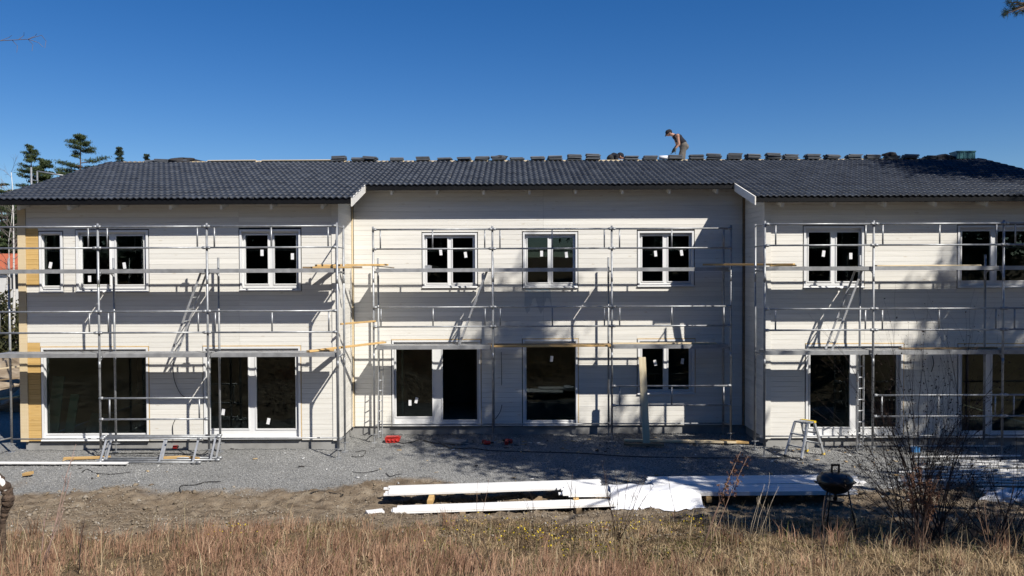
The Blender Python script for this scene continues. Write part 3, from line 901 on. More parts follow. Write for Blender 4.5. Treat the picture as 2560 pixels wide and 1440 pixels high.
a = at(950, 1085, YoM + .55); a.z = .02
ladder('scaffold_ladder', 'upright aluminium ladder behind the first post of the middle scaffold', a, (a.x + .03, YoM + .6, 2.46), .12, 9, side=(.8, .6, 0))
a = at(2150, 1120, YoF + .45); a.z = .02
ladder('scaffold_ladder', 'upright aluminium ladder in front of the shaded patio door', a, (at(2152, 905, YoF + .5).x, YoF + .5, 2.46), .2, 9, side=(.9, .4, 0))

# ------------------------------------------------------------------ timber lying on the decks
def timber(label, p, q, w, h, mat=M_TIMB, name='timber', cat='timber', group=None, up=(0, 0, 1)):
    o = MB().beam(p, q, w, h, up, ch=.003).build(name, mat, None, org=Vector(p))
    return tag(o, label, cat, group)
def P(px, py, Y, z=None):
    v = at(px, py, Y)
    if z is not None: v.z = z
    return v
g1 = 'timbers bridging the first gap between scaffolds'
zd = D_UP
timber('long yellow timber bridging the upper decks beside the inner corner', P(790, 662, 19.35, zd + .075), P(968, 656, 20.95, zd + .10), .1, .05, group=g1)
timber('short yellow timber lying nearest on the upper deck by the inner corner', P(782, 667, 19.1, zd + .027), P(880, 665, 19.2, zd + .027), .12, .045, group=g1)
timber('weathered dark timber end poking out over the upper deck by the inner corner', P(757, 660, 19.5, zd + .027), P(905, 660, 19.55, zd + .027), .09, .045, M_TIMBD, group=g1)
timber('thin board ending on the middle scaffold upper deck', P(905, 668, 20.75, zd + .105), P(985, 667, 21.0, zd + .02), .1, .022, M_TIMBD, group=g1)
timber('yellow board sloping up from lower deck to lower deck at the inner corner', P(770, 880, 19.0, D_LO + .03), P(962, 853, 20.9, D_LO + .075), .12, .045, group=g1)
timber('short yellow board on the lower deck at the inner corner', P(778, 884, 19.25, D_LO + .025), P(835, 880, 19.3, D_LO + .025), .1, .04, group=g1)
q = MB(); a = P(852, 810, 19.55); b = P(938, 803, 20.62)
q.beam(a, b, .045, .045, ch=.003); o = q.build('handrail_timber', M_TIMB, None, org=a); tag(o, 'yellow batten used as a handrail across the inner corner', 'timber', g1)
g2 = 'timbers bridging the second gap between scaffolds'
timber('dark board bridging to the half shaded scaffold, upper deck', P(1760, 656, 20.9, zd + .07), P(1985, 656, 19.3, zd + .055), .14, .05, group=g2)
timber('short board below the bridging board by the step ladder scaffold', P(1925, 664, 19.3, zd + .025), P(1990, 664, 19.25, zd + .03), .1, .04, group=g2)
timber('long thin warped board on the lower deck beside the shaded glass door', P(2250, 876, 19.2, D_LO + .028), P(2490, 873, 19.25, D_LO + .028), .16, .03, M_TIMBD, group=g2)
timber('pale board on the upper deck above the shaded wall', P(2190, 665, 19.25, D_UP + .018), P(2450, 662, 19.2, D_UP + .018), .14, .03, M_PALE, group=g2)
timber('crooked pale boards end on the lower deck of the middle scaffold', P(1528, 858, 20.95, D_LO + .02), P(1790, 858, 20.9, D_LO + .02), .14, .03, M_PALE, group=g2)
timber('standing raw timber post leaning on the middle scaffold rail', P(1616, 1112, 20.3, 0.0), P(1605, 893, 20.47), .18, .05, pm('brightened_pine_post', (.74, .64, .44), (.64, .53, .34), 3, .8, stretch=(6, 6, .6)), 'timber_post', 'post', up=(0, 1, 0))  # post wood brightened to stand in for partial sun on it

# small tool boxes on decks
def small_box(name, label, cat, px, py, Y, z, sx, sy, sz, mat, hmat=None):
    p = P(px, py, Y, z)
    o = thing(name, label, cat, tuple(p))
    q = MB(); t = .012
    x0, x1, y0, y1 = p.x - sx / 2, p.x + sx / 2, p.y - sy / 2, p.y + sy / 2
    q.box(x0, x1, y0, y0 + t, z, z + sz); q.box(x0, x1, y1 - t, y1, z, z + sz); q.box(x0, x0 + t, y0 + t, y1 - t, z, z + sz); q.box(x1 - t, x1, y0 + t, y1 - t, z, z + sz); q.box(x0 + t, x1 - t, y0 + t, y1 - t, z, z + t)
    q.build('body', mat, o)
    q = MB(); q.box(x0 - .008, x1 + .008, y0 - .008, y1 + .008, z + sz - .035, z + sz - .012) if 0 else q.beam((p.x - sx * .3, p.y, z + sz), (p.x + sx * .3, p.y, z + sz), .02, .02)
    q.box(p.x - sx * .3 - .01, p.x - sx * .3 + .01, p.y - .01, p.y + .01, z + t, z + sz); q.box(p.x + sx * .3 - .01, p.x + sx * .3 + .01, p.y - .01, p.y + .01, z + t, z + sz)
    q.build('handle', hmat or mat, o)
    return o
small_box('tool_tray', 'small grey tool tray on the upper deck before a middle window', 'tool tray', 1071, 665, 20.78, D_UP, .16, .2, .075, M_ALU)

# ------------------------------------------------------------------ tile stacks on the ridge
ORD = ['first', 'second', 'third', 'fourth', 'fifth', 'sixth', 'seventh', 'eighth', 'ninth', 'tenth', 'eleventh', 'twelfth', 'thirteenth', 'fourteenth',
       'fifteenth', 'sixteenth', 'seventeenth', 'eighteenth', 'nineteenth', 'twentieth', 'twenty-first', 'twenty-second', 'twenty-third', 'twenty-fourth',
       'twenty-fifth', 'twenty-sixth', 'twenty-seventh', 'twenty-eighth', 'twenty-ninth', 'thirtieth', 'thirty-first', 'thirty-second', 'thirty-third', 'thirty-fourth']
def flat_tile_mesh():
    """one interlocking tile lying flat, ribs along Y: width TW, length .42"""
    q = MB(); W = .42; D = .33; n = 13
    top = []; bot = []
    for j in (0, 1):
        for k in range(n):
            x = -D / 2 + D * k / (n - 1)
            h = .014 * (1 - math.cos(4 * math.pi * k / (n - 1)))
            top.append((-W / 2 + W * j, x, h + .016)); bot.append((-W / 2 + W * j, x, h))
    i = 0; q.v = top + bot; N = 2 * n
    for k in range(n - 1):
        q.f.append((k, k + 1, n + k + 1, n + k)[::-1]); q.f.append((N + k, N + k + 1, N + n + k + 1, N + n + k))
        q.f.append((k, N + k, N + k + 1, k + 1)[::-1]); q.f.append((n + k, n + k + 1, N + n + k + 1, N + n + k)[::-1])
    q.f.append((0, n, N + n, N)); q.f.append((n - 1, N + n - 1, N + 2 * n - 1, 2 * n - 1))
    me = bpy.data.meshes.new('tile'); me.from_pydata(q.v, [], q.f); me.materials.append(M_TILES)
    return me
FT = flat_tile_mesh()
STK = [(832, 864, 5, 0), (876, 909, 2, 0), (911, 944, 4, 6), (972, 1004, 3, 0), (1037, 1072, 4, 0), (1092, 1127, 4, 0), (1147, 1182, 4, 0), (1186, 1221, 4, 0),
       (1231, 1264, 4, 0), (1277, 1311, 4, 0), (1327, 1360, 4, 0), (1372, 1405, 5, -4), (1422, 1454, 6, 0), (1466, 1500, 6, 4), (1562, 1599, 5, 0), (1610, 1646, 4, 0),
       (1671, 1706, 5, 2), (1719, 1755, 6, 2), (1767, 1806, 6, 4), (1819, 1856, 6, 2), (1866, 1903, 6, 2), (1914, 1953, 6, 2), (1960, 1996, 6, 3), (2015, 2051, 6, 2),
       (2062, 2096, 5, 2), (2119, 2156, 5, 2), (2162, 2198, 5, 2), (2207, 2249, 4, 0), (2255, 2299, 4, 2), (2305, 2350, 4, 2)]
for k, (a, b, n, tilt) in enumerate(STK):
    cx = at((a + b) / 2, 400, YR).x; yy = YR + random.uniform(-.05, .06); n = max(3, n + random.choice((-1, -1, 0, 0)))
    st = thing('tile_stack', 'stack of grey roof tiles on the ridge, %s stack counted from the unpainted corner end' % ORD[k], 'tile stack',
               (cx + random.uniform(-.05, .05), yy, zr(yy) + .004), 'tile stacks along the ridge')
    st.rotation_euler = (random.uniform(-.04, .05), R(tilt * .6 + random.uniform(-1.5, 1.5)), random.uniform(-.12, .12))
    for j in range(n):
        t = bpy.data.objects.new('tile', FT); COL.objects.link(t); t.parent = st
        t.location = (random.uniform(-.03, .03), random.uniform(-.02, .02), .027 * j + (.006 if j else 0)); t.rotation_euler = (0, 0, random.uniform(-.03, .03))
# loose things at the ridge ends
def lump(name, label, cat, c, r, mat, seed, n=3, flat=.6):
    """crumpled heap: displaced dome"""
    rg = np.random.default_rng(seed); q = MB(); nu, nv = 18, 9; pts = []
    ph = rg.random(6) * 6.28
    for j in range(nv + 1):
        for i in range(nu):
            t = 2 * math.pi * i / nu; e = (math.pi / 2) * j / nv
            k = 1 + .22 * math.sin(3 * t + ph[0] + 2 * e) + .16 * math.sin(5 * t + ph[1] - 3 * e) + .1 * math.sin(9 * t + ph[2] + 5 * e) + rg.uniform(-.06, .06)
            pts.append((c[0] + r[0] * math.cos(t) * math.cos(e) * k, c[1] + r[1] * math.sin(t) * math.cos(e) * k, c[2] + r[2] * math.sin(e) * (1 + .25 * math.sin(4 * t + ph[3])) - (.03 if j == 0 else 0)))
    q.v = pts
    for j in range(nv):
        for i in range(nu):
            a = j * nu + i; b = j * nu + (i + 1) % nu
            q.f.append((a, b, b + nu, a + nu))
    o = q.build(name, mat, None, org=Vector(c)); return tag(o, label, cat)
zt = zr(YR)
X_ = lambda px, Y=YR: at(px, 400, Y).x
M_DKC = pm('dark_crumpled_cloth', (.02, .02, .022), (.04, .035, .034), 9, .85, bump=.5)
lump('tarp_heap', 'crumpled dark tarpaulin heap on the ridge nearest the pines', 'tarpaulin', (X_(455), YR + .1, zt - .02), (.55, .2, .13), M_DKC, 3)
lump('tarp_heap', 'small dark cover thrown over tiles near the middle of the ridge', 'tarpaulin', (X_(1250), YR, zt + .09), (.22, .12, .06), M_DKC, 4)
lump('rope_heap', 'dark coiled rope lying on a tile stack beside the green crate', 'rope', (X_(2224), YR - .05, zt + .11), (.2, .12, .08), M_DKC, 5)
lump('tarp_heap', 'dark bundle lying on the ridge against the green crate', 'tarpaulin', (X_(2362), YR, zt), (.3, .18, .12), M_DKC, 6)
for k, (a, b) in enumerate(((385, 425), (430, 470), (372, 384))):
    st = thing('tile_stack', ['low dark tile stack on the ridge above the narrow upper window', 'low tile stack beside the tarpaulin heap at the ridge end', 'single upright tile at the pine end of the ridge'][k], 'tile stack', (X_((a + b) / 2), YR + .1, zr(YR + .1) + .01), 'tile stacks along the ridge')
    for j in range((3, 2, 2)[k]):
        t = bpy.data.objects.new('tile', FT); COL.objects.link(t); t.parent = st
        t.location = (random.uniform(-.03, .03), 0, .03 * j); t.rotation_euler = (0, random.uniform(-.05, .05), random.uniform(-.2, .2)); 
p = at(2406, 397, YR); o = thing('crate', 'dark green plastic crate standing on the ridge end', 'crate', (p.x, YR, zt + .01))
q = MB(); w, h, dp, t = .29, .24, .2, .015
x0, x1, y0, y1, z0 = p.x - w, p.x + w, YR - dp, YR + dp, zt - .03
q.box(x0, x1, y0, y0 + t, z0, z0 + h); q.box(x0, x1, y1 - t, y1, z0, z0 + h); q.box(x0, x0 + t, y0 + t, y1 - t, z0, z0 + h); q.box(x1 - t, x1, y0 + t, y1 - t, z0, z0 + h); q.box(x0 + t, x1 - t, y0 + t, y1 - t, z0, z0 + t)
q.build('body', M_TEAL, o)
q = MB(); q.box(x0 - .015, x1 + .015, y0 - .015, y0 - .001, z0 + h - .04, z0 + h); q.box(x0 - .015, x1 + .015, y1 + .001, y1 + .015, z0 + h - .04, z0 + h); q.build('rim', M_TEAL, o)
for xx in (-.19, -.06, .07, .2): MB().box(p.x + xx - .01, p.x + xx + .01, y0 - .012, y0 - .001, z0, z0 + h - .041).build('rib', M_TEAL, o)
a = P(1648, 400, YR - .05, zt + .03); b = P(1672, 400, YR - .05, zt + .03)
q = MB().path([a + Vector((0, 0, .03)), b + Vector((0, 0, .03))], [.06, .06], 14); tag(q.build('felt_roll', M_TARP, None, True, org=a), 'short white roll lying on the ridge below the standing worker', 'roll')
for (a, b, lab) in ((520, 640, 'pale board lying along the ridge at the pine end'), (655, 835, 'long pale board lying along the ridge')):
    timber(lab, P(a, 403, YR - .06, zt + .012), P(b, 404, YR - .05, zt + .02), .09, .022, M_PALE, 'ridge_board', 'board')

# ------------------------------------------------------------------ workers (one continuous remeshed surface each, clothing as children)
def capsules(name, segs, mat, parent, voxel=.016):
    """segs: (p, q, r0, r1) tapered limbs merged into one surface"""
    q = MB()
    for (p, r_, a, b) in segs:
        p = Vector(p); r_ = Vector(r_); d = r_ - p; L = max(d.length, 1e-4); n = d / L
        pts, rad = [], []
        for k in range(5):
            t = math.pi / 2 * k / 4; pts.append(p - n * a * math.cos(t)); rad.append(max(a * math.sin(t), .002))
        for k in range(1, 6): pts.append(p.lerp(r_, k / 6)); rad.append(a + (b - a) * k / 6)
        for k in range(5):
            t = math.pi / 2 * k / 4; pts.append(r_ + n * b * math.sin(t)); rad.append(max(b * math.cos(t), .002))
        q.path(pts, rad, 14)
    o = q.build(name, mat, parent, True)
    rm = o.modifiers.new('remesh', 'REMESH'); rm.mode = 'VOXEL'; rm.voxel_size = voxel; rm.use_smooth_shade = True
    sm = o.modifiers.new('smooth', 'SMOOTH'); sm.factor = .5; sm.iterations = 3
    return o
def hand(name, mat, parent, wrist, fwd, side, scale=1.0, curl=.5):
    fwd = Vector(fwd).normalized(); side = Vector(side).normalized(); palm = fwd.cross(side).normalized()
    w = Vector(wrist); segs = [(w, w + fwd * .075 * scale, .028 * scale, .036 * scale)]
    for k, (off, L) in enumerate(((-.03, .07), (-.01, .08), (.011, .075), (.03, .058))):
        b0 = w + fwd * .085 * scale + side * off * scale
        b1 = b0 + (fwd * (1 - curl * .4) + palm * curl * .5).normalized() * L * .55 * scale
        b2 = b1 + (fwd * (.4) + palm * .8 * curl).normalized() * L * .45 * scale
        segs += [(b0, b1, .0098 * scale, .0092 * scale), (b1, b2, .0092 * scale, .0075 * scale)]
    t0 = w + fwd * .025 * scale - side * .03 * scale; t1 = t0 + (fwd * .5 - side * .8).normalized() * .035 * scale; t2 = t1 + (fwd * .9 - side * .2 + palm * .3).normalized() * .035 * scale
    segs += [(t0, t1, .013 * scale, .011 * scale), (t1, t2, .011 * scale, .009 * scale)]
    return capsules(name, segs, mat, parent, .0055)

YW = 26.4
def W(px, py, dy=0.0): return at(px, py, YW + dy)
foot_z = zr(YW) - .05
worker = thing('person', 'worker in dark cap and sleeveless navy top stooping on the ridge', 'person', tuple(W(1708, 441)))
hip = W(1709, 366); waist = W(1706, 358); chest = W(1695, 346); neck = W(1686, 339.5); head = W(1672.5, 332.5)
sh = W(1691, 342)
kneeR = W(1699, 401, -.12); kneeL = W(1707, 402, .14)
ankR = W(1707, 436, -.14); ankL = W(1717, 436, .14); ankR.z = foot_z + .1; ankL.z = foot_z + .06
dn = Vector((0, 1, 0))
elR = W(1697.5, 361, -.24); wrR = W(1689, 371, -.26)
elL = W(1693, 363, .22); wrL = W(1684, 373, .18)
shR = sh + dn * -.19; shL = sh + dn * .19
body = capsules('body', [(neck, head + Vector((.02, 0, -.02)), .058, .062), (head + Vector((0, 0, .01)), head + Vector((-.01, 0, -.03)), .088, .08),
    (head + Vector((-.055, 0, -.045)), head + Vector((-.08, 0, -.065)), .052, .04),
    (head + Vector((-.095, 0, -.03)), head + Vector((-.108, 0, -.045)), .014, .017),
    (head + Vector((.02, -.085, -.01)), head + Vector((.025, -.088, -.04)), .016, .014), (head + Vector((.02, .085, -.01)), head + Vector((.025, .088, -.04)), .016, .014),
    (shR, elR, .058, .043), (elR, wrR, .044, .028), (shL, elL, .058, .043), (elL, wrL, .044, .028),
    (neck, chest, .07, .13), (chest, waist, .14, .125), (shR, shL, .07, .07)], M_SKIN, worker, .013)
capsules('hair', [(head + Vector((.04, 0, 0)), head + Vector((.055, 0, -.03)), .07, .055)], M_HAIR, worker, .012)
capsules('shirt', [(neck + Vector((.02, 0, -.03)), chest, .095, .155), (chest + dn * -.07, waist + dn * -.05, .125, .125), (chest + dn * .07, waist + dn * .05, .125, .125),
    (shR + Vector((.015, .03, .0)), shL + Vector((.015, -.03, .0)), .082, .082), (waist, hip.lerp(waist, .5), .145, .14)], M_NAVY, worker)
capsules('trousers', [(hip + dn * -.07, waist.lerp(hip, .4) + dn * -.05, .125, .13), (hip + dn * .07, waist.lerp(hip, .4) + dn * .05, .125, .13), (hip + Vector((.05, -.08, -.02)), hip + Vector((.05, .08, -.02)), .11, .11),
    (hip + dn * -.1, kneeR, .115, .078), (kneeR, ankR, .075, .062), (hip + dn * .1, kneeL, .115, .078), (kneeL, ankL, .075, .062)], M_GREYC, worker)
pk = hip.lerp(kneeR, .5) + Vector((-.03, -.1, 0))
capsules('trouser_pocket', [(pk + Vector((-.03, 0, .05)), pk + Vector((.05, 0, .06)), .03, .03), (pk + Vector((0, 0, -.05)), pk + Vector((.06, .01, -.04)), .026, .026)], M_POCK, worker, .012)
q = MB(); cd = Vector((-.72, 0, -.69))
capsules('cap', [(head + Vector((.01, 0, .03)), head + Vector((-.03, 0, .02)), .096, .093), (head + Vector((-.09, -.035, .0)), head + cd * .165 + Vector((0, -.03, 0)), .012, .010), (head + Vector((-.09, .035, .0)), head + cd * .165 + Vector((0, .03, 0)), .012, .010), (head + Vector((-.09, 0, .0)), head + cd * .175, .014, .010)], M_NAVY, worker, .011)
hand('glove', M_GLOVE, worker, wrR, (-.25, 0, -1), (.2, 1, 0), 1.12); hand('glove', M_GLOVE, worker, wrL, (-.3, .1, -1), (.2, -1, 0), 1.12)
for an in (ankR, ankL):
    capsules('boot', [(an, an + Vector((-.02, 0, -.05)), .06, .055), (an + Vector((.02, 0, -.055)), an + Vector((-.17, 0, -.065)), .048, .04)], M_POCK, worker)

YK = 25.75
def K(px, py, dy=0.0): return at(px, py, YK + dy)
kz = zr(YK) - .05
kneeler = thing('person', 'worker in dark clothes and cap kneeling low behind the ridge', 'person', tuple(K(1530, 422)))
hip = K(1527, 396.5); chest = K(1536, 393); neck = K(1543, 391); head = K(1550.5, 390.5)
sh = K(1540, 393); shR = sh - dn * .19; shL = sh + dn * .19
kn = [K(1537, 412, -.14), K(1537, 412, .14)]; ak = [K(1521, 416, -.12), K(1521, 416, .12)]
for v in kn: v.z = kz + .09
for v in ak: v.z = kz + .07
elR = K(1541, 404, -.24); elL = K(1542, 404, .2); wrR = K(1549, 408, -.2); wrL = K(1550, 408, .16)
capsules('body', [(neck, head, .058, .062), (head + Vector((0, 0, .01)), head + Vector((.02, 0, -.02)), .088, .08), (head + Vector((.06, 0, -.045)), head + Vector((.085, 0, -.06)), .05, .038), (head + Vector((.1, 0, -.03)), head + Vector((.112, 0, -.045)), .014, .016),
    (head + Vector((-.01, -.085, -.01)), head + Vector((-.015, -.088, -.04)), .016, .014), (neck, chest, .07, .13), (chest, hip, .14, .12), (shR, elR, .056, .042), (elR, wrR, .042, .028), (shL, elL, .056, .042), (elL, wrL, .042, .028)], M_SKIN, kneeler, .013)
capsules('jacket', [(neck + Vector((-.03, 0, -.02)), chest, .095, .155), (chest - dn * .07, hip - dn * .05, .13, .13), (chest + dn * .07, hip + dn * .05, .13, .13), (shR, shL, .08, .08), (shR, elR, .07, .055), (shL, elL, .07, .055), (elR, elR.lerp(wrR, .8), .055, .042), (elL, elL.lerp(wrL, .8), .055, .042)], M_NAVY, kneeler)
capsules('trousers', [(hip - dn * .08, hip + dn * .08, .13, .13), (hip - dn * .1, kn[0], .115, .08), (kn[0], ak[0], .075, .06), (hip + dn * .1, kn[1], .115, .08), (kn[1], ak[1], .075, .06)], M_POCK, kneeler)
capsules('cap', [(head + Vector((-.01, 0, .03)), head + Vector((.03, 0, .02)), .096, .093), (head + Vector((.09, -.03, .0)), head + Vector((.15, -.03, -.07)), .012, .010), (head + Vector((.09, .03, .0)), head + Vector((.15, .03, -.07)), .012, .010), (head + Vector((.09, 0, .0)), head + Vector((.155, 0, -.075)), .014, .010)], M_NAVY, kneeler, .011)
hand('glove', M_GLOVE, kneeler, wrR, (.4, 0, -1), (-.2, 1, 0), 1.1); hand('glove', M_GLOVE, kneeler, wrL, (.4, 0, -1), (-.2, -1, 0), 1.1)
for an in ak:
    capsules('boot', [(an, an + Vector((-.03, 0, -.01)), .055, .05), (an + Vector((-.03, 0, -.02)), an + Vector((-.1, 0, -.02)), .045, .036)], M_POCK, kneeler)

# ------------------------------------------------------------------ packs of white boards on the ground
def board_pack(label, c0, c1, depth, nrow, nlay, z0, seed, group='packs of white cladding boards'):
    """boards side by side from near-edge line c0->c1, going back by depth; bearers below"""
    rg = random.Random(seed)
    c0 = Vector((c0[0], c0[1], 0)); c1 = Vector((c1[0], c1[1], 0)); d = (c1 - c0).normalized(); nrm = Vector((-d.y, d.x, 0)); L = (c1 - c0).length
    o = thing('board_pack', label, 'boards', (c0.x, c0.y, z0), group)
    bw = depth / nrow; th = .024
    for l in range(nlay):
        for r_ in range(nrow):
            a = rg.uniform(-.06, .04) if l == nlay - 1 else rg.uniform(-.1, .1); b = rg.uniform(-.08, .06)
            p = c0 + nrm * bw * (r_ + .5) + d * a + Vector((0, 0, z0 + th * (l + .5) + .001 * l)); q = c0 + nrm * bw * (r_ + .5) + d * (L + b) + Vector((0, 0, z0 + th * (l + .5) + .001 * l + rg.uniform(-.003, .003)))
            mb = MB().beam(p, q, bw - .006, th, (0, 0, 1), ch=.004); mb.build('board', M_PLANK, o)
    return o
def bearer(label, x, y0, y1, z, h=.1, mat=M_TIMB):
    a = Vector((x, y0, z + h / 2)); b = Vector((x, y1, z + h / 2))
    return tag(MB().beam(a, b, .1, h, ch=.004).build('bearer', mat, None, org=a), label, 'timber block', 'bearers under the board packs')
board_pack('long pack of white boards on bearers, behind the single front pack', (-2.36, 14.98), (1.75, 15.42), .56, 4, 2, .19, 1)
bearer('timber bearer sticking out near the ragged end of the long white pack', at(1078, 1240, 15.0).x, 14.72, 15.7, .08)
bearer('dark bearer under the long white pack at its far end', 1.1, 15.2, 16.0, .08, .1, M_TIMBD)
board_pack('wide pack of white boards partly under the white sheet', (.95, 14.82), (6.42, 14.92), .52, 4, 3, .2, 2)
bearer('timber block under the wide white pack beside the sheet edge', at(1440, 1245, 14.85).x, 14.8, 15.5, .09, .1)
bearer('timber block under the wide white pack right of the sheet', at(1772, 1242, 14.85).x, 14.82, 15.5, .09, .1)
board_pack('shaded rear pack of white boards behind the kettle grill', (2.72, 15.40), (6.85, 15.52), .62, 5, 3, .2, 3)
bearer('block under the shaded rear pack', 4.6, 15.35, 16.15, .08, .11, M_TIMBD)
bearer('block under the end of the shaded rear pack', 6.3, 15.35, 16.15, .08, .11, M_TIMBD)
board_pack('narrow front pack of white boards lying in the dry grass edge', (-2.1, 14.14), (1.95, 14.56), .38, 3, 2, .10, 4)
bearer('bearer under the narrow front pack', -.9, 14.15, 14.75, 0.0, .1, M_TIMBD)
bearer('second bearer under the narrow front pack', 1.2, 14.4, 15.0, 0.0, .1, M_TIMBD)
timber('crooked timber block on the soil between the white packs', P(1335, 1250, 14.95, .05), P(1352, 1240, 15.1, .1), .08, .09, M_TIMBD, 'timber_block', 'timber block')
a = on_level(917, 1283, .1); b = on_level(958, 1278, .1)
timber('short white board end lying in the grass', a, b, .2, .05, M_PLANK, 'board_offcut', 'board')
a = on_level(-60, 1157, .05); b = on_level(318, 1158, .05)
timber('single white board lying on the gravel by the bay with the unpainted corner', a, b, .13, .03, M_PLANK, 'white_board', 'board')
# sheet
nU, nV = 40, 26
q = MB(); x0, x1 = at(1527, 1240, 14.85).x, at(1752, 1250, 14.8).x
prof = [(15.32, .285), (15.05, .30), (14.86, .29), (14.80, .24), (14.78, .16), (14.74, .07), (14.62, .035), (14.5, .02)]
def sheet(u, v):
    t = v * (len(prof) - 1); k = min(int(t), len(prof) - 2); f = t - k
    y = prof[k][0] * (1 - f) + prof[k + 1][0] * f; z = prof[k][1] * (1 - f) + prof[k + 1][1] * f
    X = x0 + (x1 - x0) * u + .12 * (v - .3) * (u - .4)
    w = (math.sin(u * 9 + v * 4) * .4 + (1 - 2 * abs(math.sin(u * 7 - v * 5 + 1))) * .45 + (1 - 2 * abs(math.sin(u * 13 + v * 9 + 2 * math.sin(v * 5)))) * .35)
    z += .034 * w * (1 if v > .2 else .6) + .02; y += .03 * w * v + .05 * math.sin(u * 7) * v
    if u > .86 and v < .8: z -= (u - .86) * .5 * (1 - v)
    return (X, y, max(z, gz(X, y) + .012))
for i in range(nU):
    for j in range(nV):
        q.quad(sheet(i / nU, (j + 1) / nV), sheet((i + 1) / nU, (j + 1) / nV), sheet((i + 1) / nU, j / nV), sheet(i / nU, j / nV))
sh_o = q.build('plastic_sheet', M_TARP, None, True, org=Vector((x0, 14.8, .2)))
bm_ = sh_o.data
import bmesh
bmm = bmesh.new(); bmm.from_mesh(bm_); bmesh.ops.remove_doubles(bmm, verts=bmm.verts, dist=1e-4); bmm.to_mesh(bm_); bmm.free()
tag(sh_o, 'crumpled white plastic sheet draped over the front of the wide board pack', 'plastic sheet')
# white battens strewn in the shade at the far side
rg = random.Random(5)
BT = [(2233, 1114, 2503, 1115), (2283, 1142, 2552, 1139), (2283, 1168, 2565, 1166), (2248, 1180, 2400, 1177), (2361, 1172, 2500, 1178), (2418, 1181, 2600, 1183), (2300, 1186, 2440, 1184),
      (2437, 1191, 2600, 1194), (2410, 1197, 2590, 1199), (2241, 1201, 2380, 1204), (2304, 1199, 2480, 1204), (2427, 1204, 2610, 1211), (2445, 1212, 2600, 1213), (2460, 1219, 2610, 1224), (2448, 1223, 2600, 1230),
      (2460, 1231, 2590, 1233), (2380, 1150, 2560, 1160), (2400, 1160, 2580, 1162), (2430, 1174, 2620, 1176), (2350, 1193, 2470, 1190), (2320, 1158, 2460, 1154)]
BT.sort(key=lambda t: t[1] + t[3])
for k, (a, b, c, d) in enumerate(BT):
    z = .02 + .03 * (k % 3)
    p = on_level(a, b, z); q_ = on_level(c, d, z)
    dv = (q_ - p); L = dv.length
    if L < 2.2: q_ = p + dv * (2.2 / L)
    o = MB().beam(p, q_, .036, .03, ch=.003).build('white_batten', M_PLANK, None, org=p)
    tag(o, 'thin white batten in the shade beyond the bush, %s counted from the house wall' % ORD[k], 'batten', 'white battens strewn in the shade')
lump('white_sack', 'white sack lying at the end of the strewn battens', 'sack', tuple(on_level(2528, 1247, 0.0)), (.45, .22, .16), M_TARP, 21)
small_box('blue_bucket_box', 'small blue plastic box among the battens behind the bush', 'box', 2288, 1128, 19.3, .0, .17, .15, .12, M_BLUE)

# guard frames leaning at the foot of the scaffold with the unpainted corner
def guard_frame(label, xa, ya, xb, yb, lean, ups, off):
    a = on_level(xa, ya, .03); b = on_level(xb, yb, .03)
    o = thing('guardrail_frame', label, 'guardrail', tuple(a), 'spare guardrails at the scaffold foot')
    up = Vector((0, lean, .5)); a += Vector((0, off, 0)); b += Vector((0, off, 0))
    for t in (0, 1):
        p = a + up * t + Vector((-.05 * t, 0, 0)); q_ = b + up * t + Vector((-.05 * t, 0, 0))
        mb = MB().tube(p, q_, .021, 10)
        for e, s in ((p, 1), (q_, -1)): mb.tube(e - Vector((s * .02, 0, 0)), e + Vector((s * .09, 0, 0)), .03, 10)
        mb.build('rail', M_STEEL, o, True)
    for t in ups:
        p = a.lerp(b, t); MB().beam(p, p + up + Vector((.05, 0, 0)), .045, .012, (0, 1, 0)).build('upright', M_ALU, o)
    return o
guard_frame('spare steel guardrail leaning behind two others at the scaffold foot', 250, 1149, 548, 1147, .16, (.02, .5, .96), .12)
guard_frame('middle of three spare steel guardrails at the scaffold foot', 247, 1152, 545, 1151, .2, (.05, .52, .93), .06)
guard_frame('foremost spare steel guardrail lying at the scaffold foot', 245, 1155, 500, 1156, .22, (.02, .6, .93), 0)
timber('yellow timber lying under the spare guardrails', on_level(160, 1146, .04), on_level(275, 1143, .04), .1, .05)
timber('second yellow timber lying under the spare guardrails', on_level(398, 1145, .04), on_level(465, 1142, .04), .1, .05)
timber('split end of yellow timber beside the spare guardrails', on_level(450, 1141, .04), on_level(497, 1146, .03), .07, .04)

# cables
def cable(label, pts, r=.012, group='black cables', mat=M_RUBB, name='cable', zs=None, smooth=6):
    V = [Vector(p) for p in pts]; out = []
    for k in range(len(V) - 1):
        p0, p1, p2, p3 = V[max(k - 1, 0)], V[k], V[k + 1], V[min(k + 2, len(V) - 1)]
        for s in range(smooth):
            t = s / smooth
            out.append(.5 * ((2 * p1) + (-p0 + p2) * t + (2 * p0 - 5 * p1 + 4 * p2 - p3) * t * t + (-p0 + 3 * p1 - 3 * p2 + p3) * t ** 3))
    out.append(V[-1])
    o = MB().path(out, r, 6).build(name, mat, None, True, org=V[0]); return tag(o, label, 'cable', group)
def gl(pl): return [Vector((v.x, v.y, gz(v.x, v.y) + .016)) for v in (on_level(a, b, .0) for a, b in pl)]
cable('black cable running from the red tool across the gravel into shade', gl([(995, 1106), (1010, 1109), (1035, 1104), (1050, 1100), (1080, 1107), (1105, 1111), (1130, 1122), (1180, 1123), (1230, 1128), (1330, 1131), (1450, 1132), (1560, 1140), (1700, 1144), (1860, 1146), (2000, 1144)]))
cable('black cable behind the spare guardrails', gl([(215, 1120), (260, 1119), (340, 1121), (395, 1117), (435, 1117)]))
cable('thin black cable below the spare guardrails', gl([(270, 1134), (370, 1131), (440, 1132), (500, 1135), (520, 1125)]))
